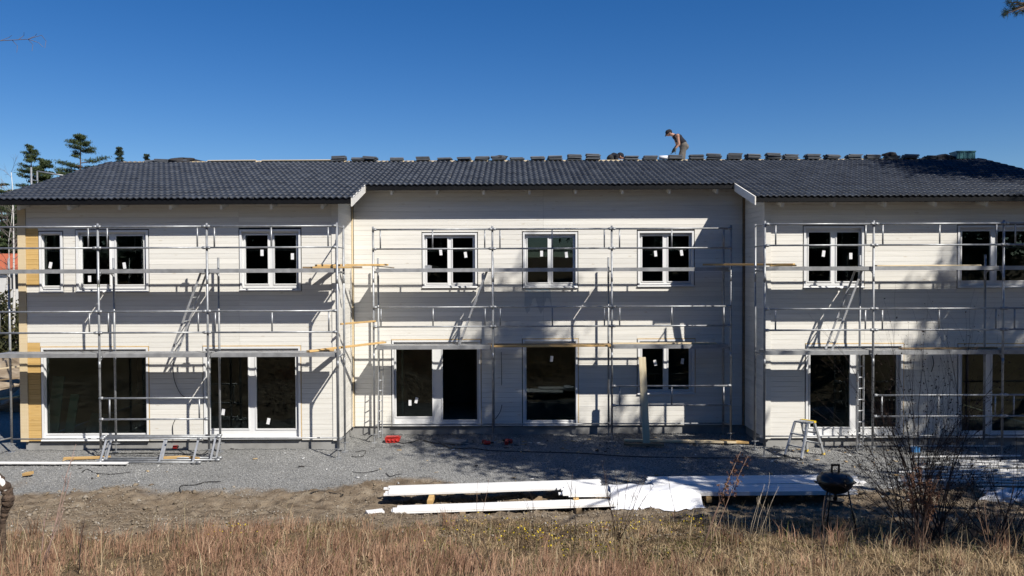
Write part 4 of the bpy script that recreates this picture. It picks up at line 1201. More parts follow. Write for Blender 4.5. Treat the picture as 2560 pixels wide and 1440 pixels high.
cable('black cable loop on the gravel in front of the single white board', gl([(205, 1182), (218, 1174), (240, 1184), (280, 1185), (328, 1180)]), .009)
cable('black wire sticking out of the gravel edge', gl([(452, 1232), (452, 1216), (490, 1212), (515, 1205), (552, 1204)]), .01)
cable('black wire arc on the soil edge left of the white packs', gl([(775, 1238), (800, 1226), (835, 1230), (858, 1233), (850, 1240)]), .01)
cable('bent black wire on the gravel above the soil patch', gl([(965, 1182), (975, 1190), (990, 1188), (1004, 1186)]), .009)
cable('short bent black strap on the gravel before the inner corner', gl([(878, 1141), (905, 1141), (914, 1129), (888, 1130)]), .008)
cable('thin black strap lying near the bent wire above the soil patch', gl([(880, 1178), (905, 1180), (930, 1176), (945, 1173)]), .008)
YC = YF - .035
cable('black cable hanging from the wall between the two glass doors', [P(433, 905, YC), P(434, 940, YC), P(441, 965, YC), P(452, 985, YC), P(462, 992, YC)], .008, name='wall_cable')
cable('black cable hanging low on the wall between the two glass doors', [P(440, 1045, YC), P(432, 1065, YC), P(434, 1098, YC)], .008, name='wall_cable')
cable('black cable hanging on the shaded wall beside the middle glass door', [P(1253, 880, YM - .035), P(1254, 920, YM - .035), P(1254, 963, YM - .035)], .008, name='wall_cable')
cable('black cable end curving out low on the shaded middle wall', [P(1255, 1012, YM - .035), P(1250, 1030, YM - .05), P(1238, 1048, YM - .08)], .008, name='wall_cable')
cable('dark cable curving down the shaded wall above the bush', [P(2331, 890, YC), P(2334, 910, YC), P(2328, 930, YC)], .01, name='wall_cable')

# red tools
p = on_level(983, 1106, 0.0); o = thing('cable_reel_case', 'bright red plastic tool case lying on the gravel by the inner corner', 'tool case', tuple(p))
q = MB(); q.prism([(p.x - .17, p.y - .1, .01), (p.x - .21, p.y - .1, .13), (p.x - .05, p.y - .1, .115), (p.x + .2, p.y - .1, .15), (p.x + .17, p.y - .1, .05), (p.x + .08, p.y - .1, .01)], (0, 0, 0), (0, .22, 0)); q.build('shell', M_RED, o)
q = MB(); q.beam((p.x - .18, p.y, .15), (p.x + .15, p.y, .16), .19, .02); q.build('lid', M_RED, o)
for k in range(3): MB().tube((p.x - .1 + k * .1, p.y - .1, .07), (p.x - .1 + k * .1, p.y - .115, .07), .03, 10).build('button', M_RED, o, True)
def power_tool(label, px, py, ang, s=1.0):
    p = on_level(px, py, 0.0); o = thing('power_tool', label, 'power tool', tuple(p), 'red power tools on the gravel')
    d = Vector((math.cos(ang), math.sin(ang), 0)) * s; n = Vector((-d.y, d.x, 0))
    b = p + Vector((0, 0, .055 * s))
    MB().path([b - d * .13, b - d * .12, b + d * .02, b + d * .04], [.03 * s, .05 * s, .05 * s, .035 * s], 12).build('motor_housing', M_RED, o, True)
    MB().path([b + d * .04, b + d * .1, b + d * .13], [.03 * s, .025 * s, .012 * s], 10).build('chuck', M_RUBB, o, True)
    MB().path([b - d * .06, b - d * .09 + n * .07, b - d * .1 + n * .16], [.026 * s, .024 * s, .028 * s], 8).build('grip', M_RUBB, o, True)
    q = MB(); c = b - d * .1 + n * .19; q.box(c.x - .05, c.x + .05, c.y - .03, c.y + .03, c.z - .045, c.z + .03); q.build('battery', M_RED, o)
power_tool('red power tool on the shaded gravel below the middle glass door', 1222, 1112, .15)
power_tool('second red power tool on the shaded gravel, next to a black strap', 1268, 1108, 2.6, 1.15)
power_tool('red and white power tool lying behind the spare guardrails', 455, 1118, 2.4, 1.2)

# debris bits on the gravel (wood chips, paper) as small uncountable litter
def scatter_chips(name, label, pts, mat_tone, sizes, seed, mat):
    rg = np.random.default_rng(seed); V = []; F = []; T = []; n = 0
    for (x, y) in pts:
        z = gz(x, y) + .012; a = rg.random() * 6.28; l = rg.uniform(*sizes); w = l * rg.uniform(.15, .6); h = rg.uniform(.004, .02)
        d = np.array([math.cos(a), math.sin(a), rg.uniform(-.1, .15)]) * l / 2; s = np.array([-math.sin(a), math.cos(a), 0]) * w / 2; c = np.array([x, y, z]); u = np.array([0, 0, h])
        V += [c - d - s, c + d - s, c + d + s, c - d + s, c - d - s + u, c + d - s + u, c + d + s + u, c - d + s + u]
        F += [[n, n + 1, n + 5, n + 4], [n + 1, n + 2, n + 6, n + 5], [n + 2, n + 3, n + 7, n + 6], [n + 3, n, n + 4, n + 7], [n + 4, n + 5, n + 6, n + 7]]
        T += [rg.random()] * 8; n += 8
    o = np_mesh(name, np.array(V), np.array(F), mat, attr={'tone': T}); return tag(o, label, kind='stuff')
M_CHIP = tone_mat('offcut_chips', [(0, (.3, .2, .1)), (.4, (.5, .38, .22)), (.5, (.55, .55, .53)), (.7, (.7, .7, .7)), (.75, (.03, .03, .03)), (1, (.06, .05, .04))], .8)
rgn = np.random.default_rng(3)
pts = [(rgn.uniform(-11, 12), rgn.uniform(16.2, 21)) for _ in range(130)] + [(rgn.uniform(-2, 9), rgn.uniform(19.2, 21.2)) for _ in range(90)] + [(rgn.uniform(6, 12), rgn.uniform(15, 19)) for _ in range(80)]
scatter_chips('wood_litter', 'scattered wood chips and offcuts on the gravel', pts, None, (.02, .13), 8, M_CHIP)
for (a, b, c, d, lab, mt, w) in ((1560, 1100, 1840, 1105, 'long pale board lying in the shade behind the standing post', M_PALE, .12), (1800, 1103, 1872, 1106, 'yellow board end lying in the shade by the recess corner', M_TIMB, .12),
                                 (1560, 1110, 1660, 1112, 'short weathered board beside the foot of the standing post', M_TIMBD, .1), (1119, 1101, 1160, 1106, 'flat grey slab lying on the gravel by the middle glass door', M_CONC, .4)):
    timber(lab, on_level(a, b, .05), on_level(c, d, .05), w, .05, mt, 'loose_board', 'board')
p = on_level(70, 1192, 0); timber('small square of yellow insulation on the soil', p + Vector((-.08, 0, .06)), p + Vector((.08, 0, .08)), .15, .06, M_TIMB, 'offcut_block', 'offcut')

# step ladder
c = on_level(2011, 1139, 0.0); o = thing('step_ladder', 'low aluminium step ladder with yellow platform cap and feet', 'ladder', tuple(c))
ax = Vector((.80, .60, 0)); bx_ = Vector((.80, -.60, 0)).normalized(); bx_ = Vector((ax.y, -ax.x, 0)) * 1.0
hgt = .80
def sl(sa, sb, t): # sa splay sign, sb width sign, t height fraction
    return c + ax * sa * (.46 * (1 - t) + .13 * t) + bx_ * sb * (.22 * (1 - t) + .17 * t) + Vector((0, 0, hgt * t + .01))
for sa in (-1, 1):
    for sb in (-1, 1):
        MB().beam(sl(sa, sb, .03), sl(sa, sb, .97), .042, .065, tuple(ax), ch=.004).build('leg', M_ALU, o)
        MB().beam(sl(sa, sb, 0) + Vector((0, 0, -.012)), sl(sa, sb, .05), .042, .072, tuple(ax)).build('foot', M_YEL if sa > 0 else M_RUBB, o)
    for t in (.33, .66):
        p0 = sl(sa, -1, t); p1 = sl(sa, 1, t); MB().beam(p0, p1, .085, .03, (0, 0, 1), ch=.004).build('tread', M_ALU, o)
pt = c + Vector((0, 0, hgt + .01))
MB().beam(pt - ax * .16, pt + ax * .10, .36, .035, (0, 0, 1), ch=.005).build('platform', M_ALU, o)
MB().beam(pt + ax * .101, pt + ax * .19, .38, .05, (0, 0, 1), ch=.008).build('platform_cap', M_YEL, o)

# kettle grill
YG = 11.5; p = at(2088, 1205, YG); gzv = gz(p.x, YG)
o = thing('kettle_grill', 'black kettle barbecue grill on thin legs in front of the white packs', 'grill', (p.x, YG, gzv))
k0 = p.z
MB().lathe((p.x, YG, k0), [(.01, -.165), (.09, -.155), (.17, -.115), (.225, -.055), (.248, .0), (.252, .012), (.24, .012)], 28).build('bowl', M_GRILL, o, True)
MB().lathe((p.x, YG, k0), [(.256, .014), (.258, .025), (.245, .06), (.205, .105), (.14, .135), (.06, .148), (.01, .15)], 28).build('lid', M_GRILL, o, True)
q = MB(); q.box(p.x - .062, p.x - .04, YG - .014, YG + .014, k0 + .14, k0 + .24); q.box(p.x + .04, p.x + .062, YG - .014, YG + .014, k0 + .14, k0 + .24); q.box(p.x - .062, p.x + .062, YG - .014, YG + .014, k0 + .235, k0 + .262); q.build('lid_handle', M_GRILL, o)
for s in (-1, 1):
    q = MB().path([(p.x + s * .24, YG - .06, k0 - .01), (p.x + s * .285, YG - .05, k0 + .0), (p.x + s * .285, YG + .05, k0 + .0), (p.x + s * .24, YG + .06, k0 - .01)], .009, 6); q.build('side_handle', M_GRILL, o, True)
for (dx, dy) in ((-.15, -.09), (.15, -.09), (0, .17)):
    f = Vector((p.x + dx * 1.75, YG + dy * 1.75, 0)); f.z = gz(f.x, f.y) - .02
    MB().tube((p.x + dx, YG + dy, k0 - .11), f, .012, 8).build('leg', M_GRILL, o, True)
MB().lathe((p.x, YG, k0 - .3), [(.02, .0), (.11, .03), (.125, .05), (.11, .05)], 20).build('ash_pan', M_GRILL, o, True)
MB().path([(p.x, YG, k0 - .28), (p.x, YG, k0 - .15)], .03, 8).build('ash_stem', M_GRILL, o, True)

# ------------------------------------------------------------------ vegetation
def leaf_cloud(centers, size, aspect, rg, flat=.0, jitter=None):
    """one quad per centre, random orientation; returns verts, faces"""
    n = len(centers); d = rg.normal(size=(n, 3)); d /= np.linalg.norm(d, axis=1)[:, None] + 1e-9
    d[:, 2] *= (1 - flat); e = rg.normal(size=(n, 3)); e -= d * np.sum(e * d, 1)[:, None] / (np.sum(d * d, 1)[:, None] + 1e-9)
    e /= np.linalg.norm(e, axis=1)[:, None] + 1e-9
    s = size * rg.uniform(.6, 1.35, (n, 1)); a = d * s; b = e * s * aspect
    V = np.stack([centers - a, centers - b * .9, centers + a, centers + b * .9], 1).reshape(-1, 3)
    F = np.arange(4 * n).reshape(n, 4)
    return V, F
def tree_trunk(mb, base, h, r, rg, bend=.02, n=9):
    pts, rad = [], []; off = Vector((0, 0, 0))
    for k in range(11):
        t = k / 10; off += Vector((rg.uniform(-1, 1), rg.uniform(-1, 1), 0)) * bend * h * .1
        pts.append(Vector(base) + Vector((0, 0, h * t)) + off * (1 if k else 0)); rad.append(max(r * (1 - t) ** .8, .012) * (1.25 if k == 0 else 1))
    mb.path(pts, rad, n); return pts
def conifer(name, label, base, h, crown0, spread, seed, mat=M_PINE, leaf=.2, per=26, whorl=.55, kind='pine', cat='tree', group=None, limb=.05, droop=.0, aspect=.32, gap=.0, fine=False):
    """crown of needle clumps set along limbs; profile by kind"""
    rg = np.random.default_rng(seed); r2 = random.Random(seed)
    o = thing(name, label, cat, tuple(base), group)
    tb = MB(); pts = tree_trunk(tb, base, h, .012 * h + .03, r2)
    def axis_at(z):
        t = min(max(z / h, 0), .999) * 10; k = int(t); return pts[k].lerp(pts[min(k + 1, 10)], t - k)
    C = []; T = []
    z = crown0
    while z < h:
        t = (z - crown0) / (h - crown0)
        if kind == 'spruce': rad = spread * (1 - t) ** .9 + .08
        elif kind == 'layer': rad = (spread * (1.0 - t) ** .75 + .22) * r2.choice((.55, .8, 1.0, 1.2))
        else: rad = spread * math.sin(math.pi * (.14 + .80 * t)) ** .8 * r2.uniform(.7, 1.12)
        nb_ = max(3, int(4 + 2 * rad * (.6 if kind == 'layer' else 1)))
        a0 = r2.uniform(0, 6.28)
        for k in range(nb_):
            if r2.random() < gap: continue
            a = a0 + 6.283 * k / nb_ + r2.uniform(-.35, .35); L = rad * r2.uniform(.6, 1.1)
            root = axis_at(z + r2.uniform(-.2, .2)); up = r2.uniform(.02, .3) - droop * (1 - t)
            tip = root + Vector((math.cos(a) * L, math.sin(a) * L, L * up)); mid = root.lerp(tip, .55) + Vector((0, 0, -.06 * L))
            tb.path([root, mid, tip], [limb * (1 - t * .7) + .008, limb * .5 * (1 - t * .7) + .006, .006], 5, caps=False)
            if fine:
                side = Vector((-math.sin(a), math.cos(a), 0)); ncl = max(3, int(L / .17))
                for j in range(ncl):
                    f = .25 + .75 * (j + r2.random()) / ncl; c = root.lerp(mid, f / .55) if f < .55 else mid.lerp(tip, (f - .55) / .45)
                    for lat in range(3):
                        cc = c + side * r2.uniform(-.26, .26) * L * (1.12 - f) + Vector((0, 0, r2.uniform(-.03, .10)))
                        pc = np.array(cc) + rg.normal(size=(per, 3)) * np.array([.15, .15, .05]) * min(1, .35 + .5 * L)
                        C.append(pc); T.append(np.clip(r2.gauss(.42, .16) + rg.normal(size=per) * .14 + (pc[:, 2] - cc.z) * 1.6, 0, 1))  # needles paler towards each clump's top: sunlit tops put into the colour
                continue
            ncl = max(2, int(L / (leaf * 1.9)))
            for j in range(ncl):
                f = .28 + .72 * (j + r2.random()) / ncl; c = root.lerp(mid, f / .55) if f < .55 else mid.lerp(tip, (f - .55) / .45)
                sc = leaf * (1.5 if kind != 'layer' else 1.35) * (.8 + .5 * f)
                pc = np.array(c) + rg.normal(size=(per, 3)) * np.array([sc, sc, sc * (.36 if kind == 'layer' else .55)])
                C.append(pc); T.append(np.clip(r2.gauss(.42, .2) + rg.normal(size=per) * .13 + (pc[:, 2] - c.z) * .5, 0, 1))  # same painted sunlit top, weaker, for the coarser crowns
        z += whorl * r2.uniform(.75, 1.25) * (1 - .35 * t)
    C = np.concatenate(C); T = np.concatenate(T)
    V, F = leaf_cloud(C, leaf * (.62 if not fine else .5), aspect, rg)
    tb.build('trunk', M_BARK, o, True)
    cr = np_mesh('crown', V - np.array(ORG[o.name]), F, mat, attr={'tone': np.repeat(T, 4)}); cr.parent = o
    return o
def gb(x, y): return Vector((x, y, gz(x, y) - .08))

# conifers and birch behind the house
def far_base(px, Y): return Vector((at(px, 700, Y).x, Y, -.05))
def top_h(py, Y, px=200): return at(px, py, Y).z
gF = 'trees behind the house'
conifer('pine_tree', 'tall layered pine with wide flat boughs rising behind the roof corner', far_base(207, 48), top_h(333, 48), 7.0, 2.2, 21, kind='layer', leaf=.15, per=26, whorl=.46, group=gF, limb=.05, gap=.34, aspect=.2, fine=True)
conifer('pine_tree', 'dense rounded pine beside the bare birch', far_base(80, 46), top_h(362, 46), 6.3, 1.5, 22, leaf=.15, per=28, whorl=.44, group=gF, kind='layer', gap=.32, aspect=.2, fine=True)
conifer('pine_tree', 'shorter bushy pine between the two taller ones', far_base(116, 47), top_h(400, 47), 4.0, 1.15, 23, leaf=.16, per=28, whorl=.5, group=gF, fine=True)
conifer('spruce_tree', 'small spruce top peeking over the ridge by the pines', far_base(301, 55), top_h(370, 55), 8.0, 1.0, 24, M_SPRUCE, kind='spruce', leaf=.14, per=20, whorl=.36, group=gF, fine=True, droop=.2)
conifer('pine_tree', 'low pine crown just above the tiled verge', far_base(165, 50), top_h(432, 50), 5.0, 1.5, 25, leaf=.16, per=20, whorl=.55, group=gF, fine=True)
conifer('pine_tree', 'dark pine below the eaves at the picture edge', far_base(5, 88), top_h(452, 88), 4.0, 2.6, 26, leaf=.22, per=20, whorl=.7, group=gF, fine=True, gap=.2)
conifer('pine_tree', 'dark pine behind the birch trunk at the picture edge', far_base(50, 92), top_h(505, 92), 3.0, 2.8, 27, leaf=.24, per=20, whorl=.8, group=gF, fine=True)
conifer('spruce_tree', 'tiny spruce tip beside the ridge tarpaulin', far_base(375, 58), top_h(389, 58), 9.0, .7, 28, M_SPRUCE, kind='spruce', leaf=.15, per=16, whorl=.4, group=gF, fine=True)

def branchy(mb, p, d, L, r, depth, rg, spread=.6, droop=0.0, kids=(2, 4), n=5, leaf=None, taper=.62, seg=3):
    pts = [p]; rad = [r]; dd = d.copy()
    for k in range(seg):
        dd = (dd + Vector((rg.uniform(-1, 1), rg.uniform(-1, 1), rg.uniform(-1, 1))) * .13 + Vector((0, 0, -droop * .15))).normalized()
        pts.append(pts[-1] + dd * L / seg); rad.append(r * (1 - (1 - taper) * (k + 1) / seg))
    mb.path(pts, rad, n if r > .02 else 4, caps=False)
    if leaf is not None and depth <= 1:
        for q_ in pts[1:]: leaf.append((q_, r))
    if depth <= 0: return
    for k in range(rg.randint(*kids)):
        t = rg.uniform(.35, 1.0); s = min(int(t * seg), seg - 1); b = pts[s].lerp(pts[s + 1], t * seg - s)
        nd = (dd + Vector((rg.uniform(-1, 1), rg.uniform(-1, 1), rg.uniform(-.6, 1))) * spread).normalized()
        branchy(mb, b, nd, L * rg.uniform(.5, .78), r * taper * rg.uniform(.55, .85), depth - 1, rg, spread, droop, kids, n, leaf, taper, seg)
def birch(label, base, h, seed, r=.12, group=gF, lean=(0, 0), nbr=22, low=.5):
    rg = random.Random(seed); o = thing('birch_tree', label, 'tree', tuple(base), group)
    tb = MB(); pts = []; rad = []
    for k in range(9):
        t = k / 8; pts.append(Vector(base) + Vector((lean[0] * t * t + rg.uniform(-.05, .05), lean[1] * t + rg.uniform(-.05, .05), h * .92 * t))); rad.append(max(r * (1 - t), .015))
    tb.path(pts, rad, 8); tb.build('trunk', M_BIRCH, o, True)
    cb = MB()
    for k in range(nbr):
        t = rg.uniform(low, 1); f = t * 8; i = min(int(f), 7); p = pts[i].lerp(pts[i + 1], f - i)
        a = rg.uniform(0, 6.28); d = Vector((math.cos(a), math.sin(a), rg.uniform(.5, 1.3))).normalized()
        branchy(cb, p, d, h * .13 * (1.25 - t * .7), r * .2 * (1.15 - t) + .006, 2, rg, .55, .5, (3, 5), 4)
    cb.build('crown', pm('birch_twig', (.12, .095, .085), (.22, .18, .165), 6, .85), o)
    return o
birch('bare white-stemmed birch at the picture edge behind the house', far_base(36, 38), top_h(385, 38), 31, .09)
birch('second bare birch further back at the picture edge', far_base(10, 44), top_h(470, 44), 32, .07, lean=(.6, 0))

# hedge, red-roofed neighbour, soil heaps and timber behind
rg = np.random.default_rng(41)
def shrub_mass(name, label, c, r, n, leaf, seed, mat=M_HEDGE, cat='hedge'):
    rg = np.random.default_rng(seed); o = thing(name, label, cat, tuple(c))
    u = rg.normal(size=(n, 3)); u /= np.linalg.norm(u, axis=1)[:, None]; k = rg.uniform(.55, 1.02, (n, 1)) * (1 + .18 * np.sin(5 * u[:, :1] + 3 * u[:, 2:3]))
    C = u * k * np.array(r); C[:, 2] = np.abs(C[:, 2]); V, F = leaf_cloud(C, leaf, .5, rg)
    T = np.clip(.25 + .4 * rg.random(n) + .3 * u[:, 2], 0, 1)
    cr = np_mesh('foliage', V, F, mat, attr={'tone': np.repeat(T, 4)}); cr.parent = o
    q = MB(); r3 = random.Random(seed)
    for k in range(9):
        a = r3.uniform(0, 6.28); e = Vector(c) + Vector((math.cos(a) * r[0] * .6, math.sin(a) * r[1] * .6, r[2] * r3.uniform(.5, .9)))
        q.path([Vector(c) + Vector((math.cos(a) * .3, math.sin(a) * .3, -.05)), Vector(c).lerp(e, .5) + Vector((0, 0, .2)), e], [.06, .04, .015], 5)
    q.build('stems', M_TWIG, o); return o
shrub_mass('hedge', 'dark olive hedge behind the end of the scaffold', (at(20, 800, 41).x, 41, -.05), (3.2, 1.6, 3.35), 5200, .15, 42)
shrub_mass('hedge', 'olive bush between the hedge and the house corner', (at(75, 800, 36).x, 36, -.05), (1.5, 1.2, 2.6), 2400, .13, 43, cat='bush')
hx = at(15, 650, 72).x
nb_h = thing('neighbour_house', 'neighbouring house with red tiled roof beyond the hedge', 'house', (hx, 74, 0))
MB().box(hx - 6, hx + 5, 72, 80, -.1, at(20, 668, 72).z).build('wall', M_CREAM, nb_h)
q = MB(); z0 = at(20, 668, 72).z; zt2 = at(20, 634, 76).z
q.prism([(hx - 6.5, 71.5, z0 - .1), (hx - 6.5, 76, zt2), (hx - 6.5, 80.5, z0 - .1), (hx - 6.5, 80.5, z0 - .3), (hx - 6.5, 71.5, z0 - .3)], (0, 0, 0), (12, 0, 0)); q.build('roof', M_REDROOF, nb_h)
MB().box(hx + .3, hx + 1.0, 75, 75.7, zt2 - .6, zt2 + .7).build('chimney', M_CREAM, nb_h)
for xx in (-4.5, -2, .5, 3):
    MB().box(hx + xx, hx + xx + 1.1, 71.94, 71.998, z0 - 1.9, z0 - .7).build('window', M_GRILL, nb_h)
for (px, Y, r, sd, lab) in ((25, 31, (2.4, 1.3, .95), 51, 'pale soil heap behind the scaffold end'), (50, 26.5, (1.4, .9, .55), 52, 'low rubble heap beside the house gable')):
    hp = lump('soil_heap', lab, 'soil heap', (at(px, 900, Y).x, Y, -.02), r, pm('heap_soil', (.20, .15, .10), (.32, .26, .19), 3, .95, bump=.6, bscale=9), sd)
for k, (a, b, Y, lab) in enumerate(((-80, 62, 29.4, 'long pale board lying on the soil heap behind the house'), (-60, 58, 28.2, 'weathered board lying behind the house gable'), (-40, 50, 25.4, 'yellow board lying close behind the house gable'))):
    z = [1.02, .75, .5][k]
    timber(lab, P(a, 900, Y, z * .75), P(b, 900, Y, z), .3, .05, [M_PALE, M_TIMBD, M_TIMB][k], 'stacked_board', 'board')
# rear scaffold posts seen over the verge
rs = thing('rear_scaffold', 'scaffold top showing over the tiled verge by the pines', 'scaffold', (at(80, 440, 27).x, 27, 0))
for px_, tp in ((78, 418), (93, 428)):
    t_ = at(px_, tp, 27 if px_ < 90 else 29); MB().tube((t_.x, t_.y, 0), t_, .03, 8).build('standard', M_STEEL, rs, True)
t_ = at(93, 428, 29); e_ = at(172, 441, 29); MB().tube(t_, e_, .025, 8).build('guardrail', M_STEEL, rs, True)
MB().tube(at(78, 450, 27), at(93, 452, 29), .02, 8).build('ledger', M_STEEL, rs, True)
for zz in (at(78, 470, 27).z, 3.0): MB().tube((at(78, 470, 27).x, 27, zz), (at(93, 470, 29).x, 29, zz), .025, 8).build('ledger', M_STEEL, rs, True)

# pines on the slope beside and behind the viewpoint: they shade the yard and stand in the window reflections
gS = 'conifers on the slope outside the picture'
def slope(label, x, y, h, c0, spread, seed, **k):
    return conifer('slope_pine', label, gb(x, y), h, c0, spread, seed, leaf=.3, per=26, whorl=.6, group=gS, limb=.08, aspect=.3, **k)
proto2 = slope('pine outside the picture whose needle tips hang into the upper corner', 8.3, 10.0, 14.6, 9.3, 1.75, 62)
slope('pine outside the picture shading the gravel before the standing post', 12.5, 10.2, 14.0, 8.4, 1.5, 63)
slope('slender spruce outside the picture casting the narrow streak on the middle wall', 10.4, 9.9, 18.4, 8.0, 1.15, 64, kind='spruce', mat=M_SPRUCE)
slope('pine outside the picture shading the rear board pack', 11.2, 8.3, 9.6, 6.6, 1.3, 65)
slope('pine outside the picture shading the kettle grill', 10.9, 5.3, 9.2, 5.4, 1.8, 66)
slope('pine outside the picture shading the wall above the dark bush', 20.4, 10.0, 16.6, 9.6, 2.0, 67)
slope('pine outside the picture shading the far glass doors', 25.6, 11.0, 18.5, 8.5, 2.1, 68)
slope('very tall pine outside the picture whose crown shades the end of the roof', 22.0, 14.0, 21.8, 17.2, 2.9, 69)
slope('second very tall pine outside the picture beyond the end of the roof', 25.5, 14.6, 22.4, 17.0, 2.9, 73)
slope('low pine outside the picture shading the strewn battens', 16.0, 9.4, 9.4, 5.6, 1.9, 70)
slope('pine outside the picture shading the sprawling low bush', 15.6, 4.4, 11.0, 5.6, 2.0, 71)
bs = conifer('forest_spruce', 'first spruce of the wood behind the viewpoint, mirrored in the windows', gb(-30, -5), 19.0, 1.2, 2.6, 72, M_SPRUCE, leaf=.42, per=22, whorl=.8, kind='spruce', group='wood behind the viewpoint', limb=.08, aspect=.4)
def put(src, x, y, rot, s, lab):
    c = copy_tree(src); b = gb(x, y); c.location = b; c.rotation_euler = (0, 0, rot); c.scale = (s, s, s); c['label'] = lab; return c
k = 1
for row, (y0, n, sp) in enumerate(((-8, 11, 6.0), (-13.5, 11, 6.2), (-20, 10, 7.0))):
    for i in range(n):
        x = -33 + i * sp + (row % 2) * 3 + random.uniform(-1, 1); y = y0 + random.uniform(-1.5, 1.5)
        if math.hypot(x, y) < 4.5 or -.5 < x < 5.0: continue
        put(bs, x, y, k * 1.3, random.uniform(.66, .8) if row == 0 else random.uniform(.85, 1.1), '%s spruce of the wood behind the viewpoint, mirrored in the windows' % ORD[k % 34]); k += 1
# needle twig hanging into the upper corner, part of the second pine
tb = MB(); rg = random.Random(9); leafp = []
root = Vector((8.3, 10.0, 8.2)); tip = at(2532, 22, 7.5)
mid = root.lerp(tip, .5) + Vector((0, 0, .25))
tb.path([root, mid, tip + Vector((.25, 0, .06)), tip], [.05, .03, .014, .008], 6)
ends = [tip, at(2515, 30, 7.5), at(2520, 6, 7.5), at(2545, 8, 7.5), at(2556, 12, 7.5), at(2540, 33, 7.45), at(2556, 30, 7.6), at(2512, 36, 7.4), at(2530, 12, 7.5), at(2570, 15, 7.5)]
for e in ends: tb.path([tip + Vector((.2, 0, .05)), e], [.008, .004], 4)
br = tb.build('branch', M_BARK, proto2, True)
ends += [mid.lerp(tip, t) + Vector((0, 0, .05 * (k % 2))) for k, t in enumerate((.05, .15, .25, .35, .45, .55, .65, .75, .85))] + [root.lerp(mid, t) for t in (.3, .5, .7, .85, .95)]
rgn = np.random.default_rng(77); V = []; F = []; T = []; n = 0
for e in ends:
    for k in range(70):
        c = np.array(e) + rgn.normal(size=3) * .012; d = rgn.normal(size=3); d[2] += .3; d /= np.linalg.norm(d); s = np.cross(d, rgn.normal(size=3)); s /= np.linalg.norm(s)
        V += [c - s * .002, c + s * .002, c + d * rgn.uniform(.03, .06)]; F.append([n, n + 1, n + 2]); n += 3; T += [rgn.random() * .5] * 3
nd = np_mesh('needles', np.array(V) - np.array(ORG[proto2.name]), np.array(F), M_PINE, attr={'tone': T}); nd.parent = br
# bare birch whose twig reaches in at the other upper corner
bt = birch('bare birch outside the picture whose twig reaches into the upper corner', gb(-8.4, 6.2), 8.5, 33, .08, None)
tb = MB(); rg = random.Random(4); p0 = at(-160, 120, 6.0); p1 = at(0, 102, 6.0); p2 = at(70, 98, 6.0); p3 = at(104, 88, 6.0)
tb.path([Vector((-8.4, 6.2, 6.2)), p0, p1, p2, p3], [.014, .006, .003, .0022, .0015], 5)
for (s, e) in ((p1, (30, 88)), (p2, (80, 128)), (p2, (92, 84)), (p2, (108, 118)), (at(30, 100, 6), (42, 132)), (p3, (112, 120)), (at(45, 100, 6), (60, 80))):
    q_ = at(e[0], e[1], 6.0); tb.path([Vector(s), Vector(s).lerp(q_, .5) + Vector((.01, .02, .01)), q_], [.002, .0015, .001], 4)
tb.build('branch', pm('birch_twig', (.12, .095, .085), (.22, .18, .165), 6, .85), bt)

# weeds and bushes on the slope
def weed(label, px, py, Y, tops, r=.006, heads=False, seed=1, mat=M_STEM, cat='weed', twigs=3, hm=M_DOCK, dens=26):
    """stems from a root to the given pixel tops at depth Y"""
    rg = random.Random(seed); rn = np.random.default_rng(seed)
    b = at(px, py, Y); b.z = gz(b.x, b.y) - .02
    o = thing('weed', label, cat, tuple(b), 'dry weeds on the slope')
    q = MB(); C = []
    for (tx, ty, dy) in tops:
        t = at(tx, ty, Y + dy); s = b + Vector((rg.uniform(-.05, .05), rg.uniform(-.05, .05), 0))
        m1 = s.lerp(t, .4) + Vector((rg.uniform(-.03, .03), rg.uniform(-.03, .03), 0)); m2 = s.lerp(t, .75) + Vector((rg.uniform(-.02, .02), 0, 0))
        q.path([s, m1, m2, t], [r, r * .8, r * .6, r * .3], 5)
        for k in range(twigs):
            f = rg.uniform(.45, .98); p = s.lerp(t, f); L = rg.uniform(.06, .2)
            e = p + Vector((rg.uniform(-.5, .5), rg.uniform(-.5, .5), 1)).normalized() * L
            q.path([p, e], [r * .45, r * .25], 4)
            if heads: C.append(np.array(e))
        if heads:
            for k in range(dens): C.append(np.array(s.lerp(t, rg.uniform(.62, 1.0))) + rn.normal(size=3) * .022)
    q.build('stem', mat, o, True)
    if C:
        C = np.array(C); C = np.concatenate([C + rn.normal(size=C.shape) * .008 for _ in range(3)])
        V, F = leaf_cloud(C, .014, .6, rn); s = np_mesh('seed_head', V - np.array(ORG[o.name]), F, hm, attr={'tone': np.repeat(rn.random(len(C)), 4)}); s.parent = o; s['kind'] = 'stuff'
    return o
weed('clump of thin dark red stems in front of the plastic sheet', 1548, 1352, 11.2, [(1503, 1150, .1), (1512, 1180, 0), (1508, 1205, -.1), (1540, 1195, 0), (1575, 1178, .1), (1612, 1200, 0), (1605, 1190, .15), (1636, 1212, .1), (1528, 1230, 0), (1590, 1240, 0)], .005, False, 3, M_TWIG, twigs=4)
weed('tall leaning brown weed with a seed head left of the grill', 1735, 1440, 8.4, [(1852, 1128, .2), (1842, 1150, .2), (1870, 1140, .25)], .006, True, 4, M_STEM, dens=34)
weed('dark leaning stem in the middle of the grass', 1228, 1445, 8.0, [(1205, 1335, .0), (1150, 1290, .1)], .006, False, 5, M_TWIG, twigs=2)
weed('pinkish thin stem rising over the white board on the gravel', 98, 1445, 8.6, [(190, 1110, .3), (178, 1180, .2), (160, 1270, .1), (120, 1270, 0)], .006, False, 6, pm('pink_stem', (.30, .19, .16), (.38, .26, .22), 9, .85), twigs=3)
weed('dark stem with side shoots near the bottom edge on the pale soil side', 205, 1440, 8.3, [(205, 1330, 0), (213, 1290, .1)], .006, False, 7, M_TWIG, twigs=4)
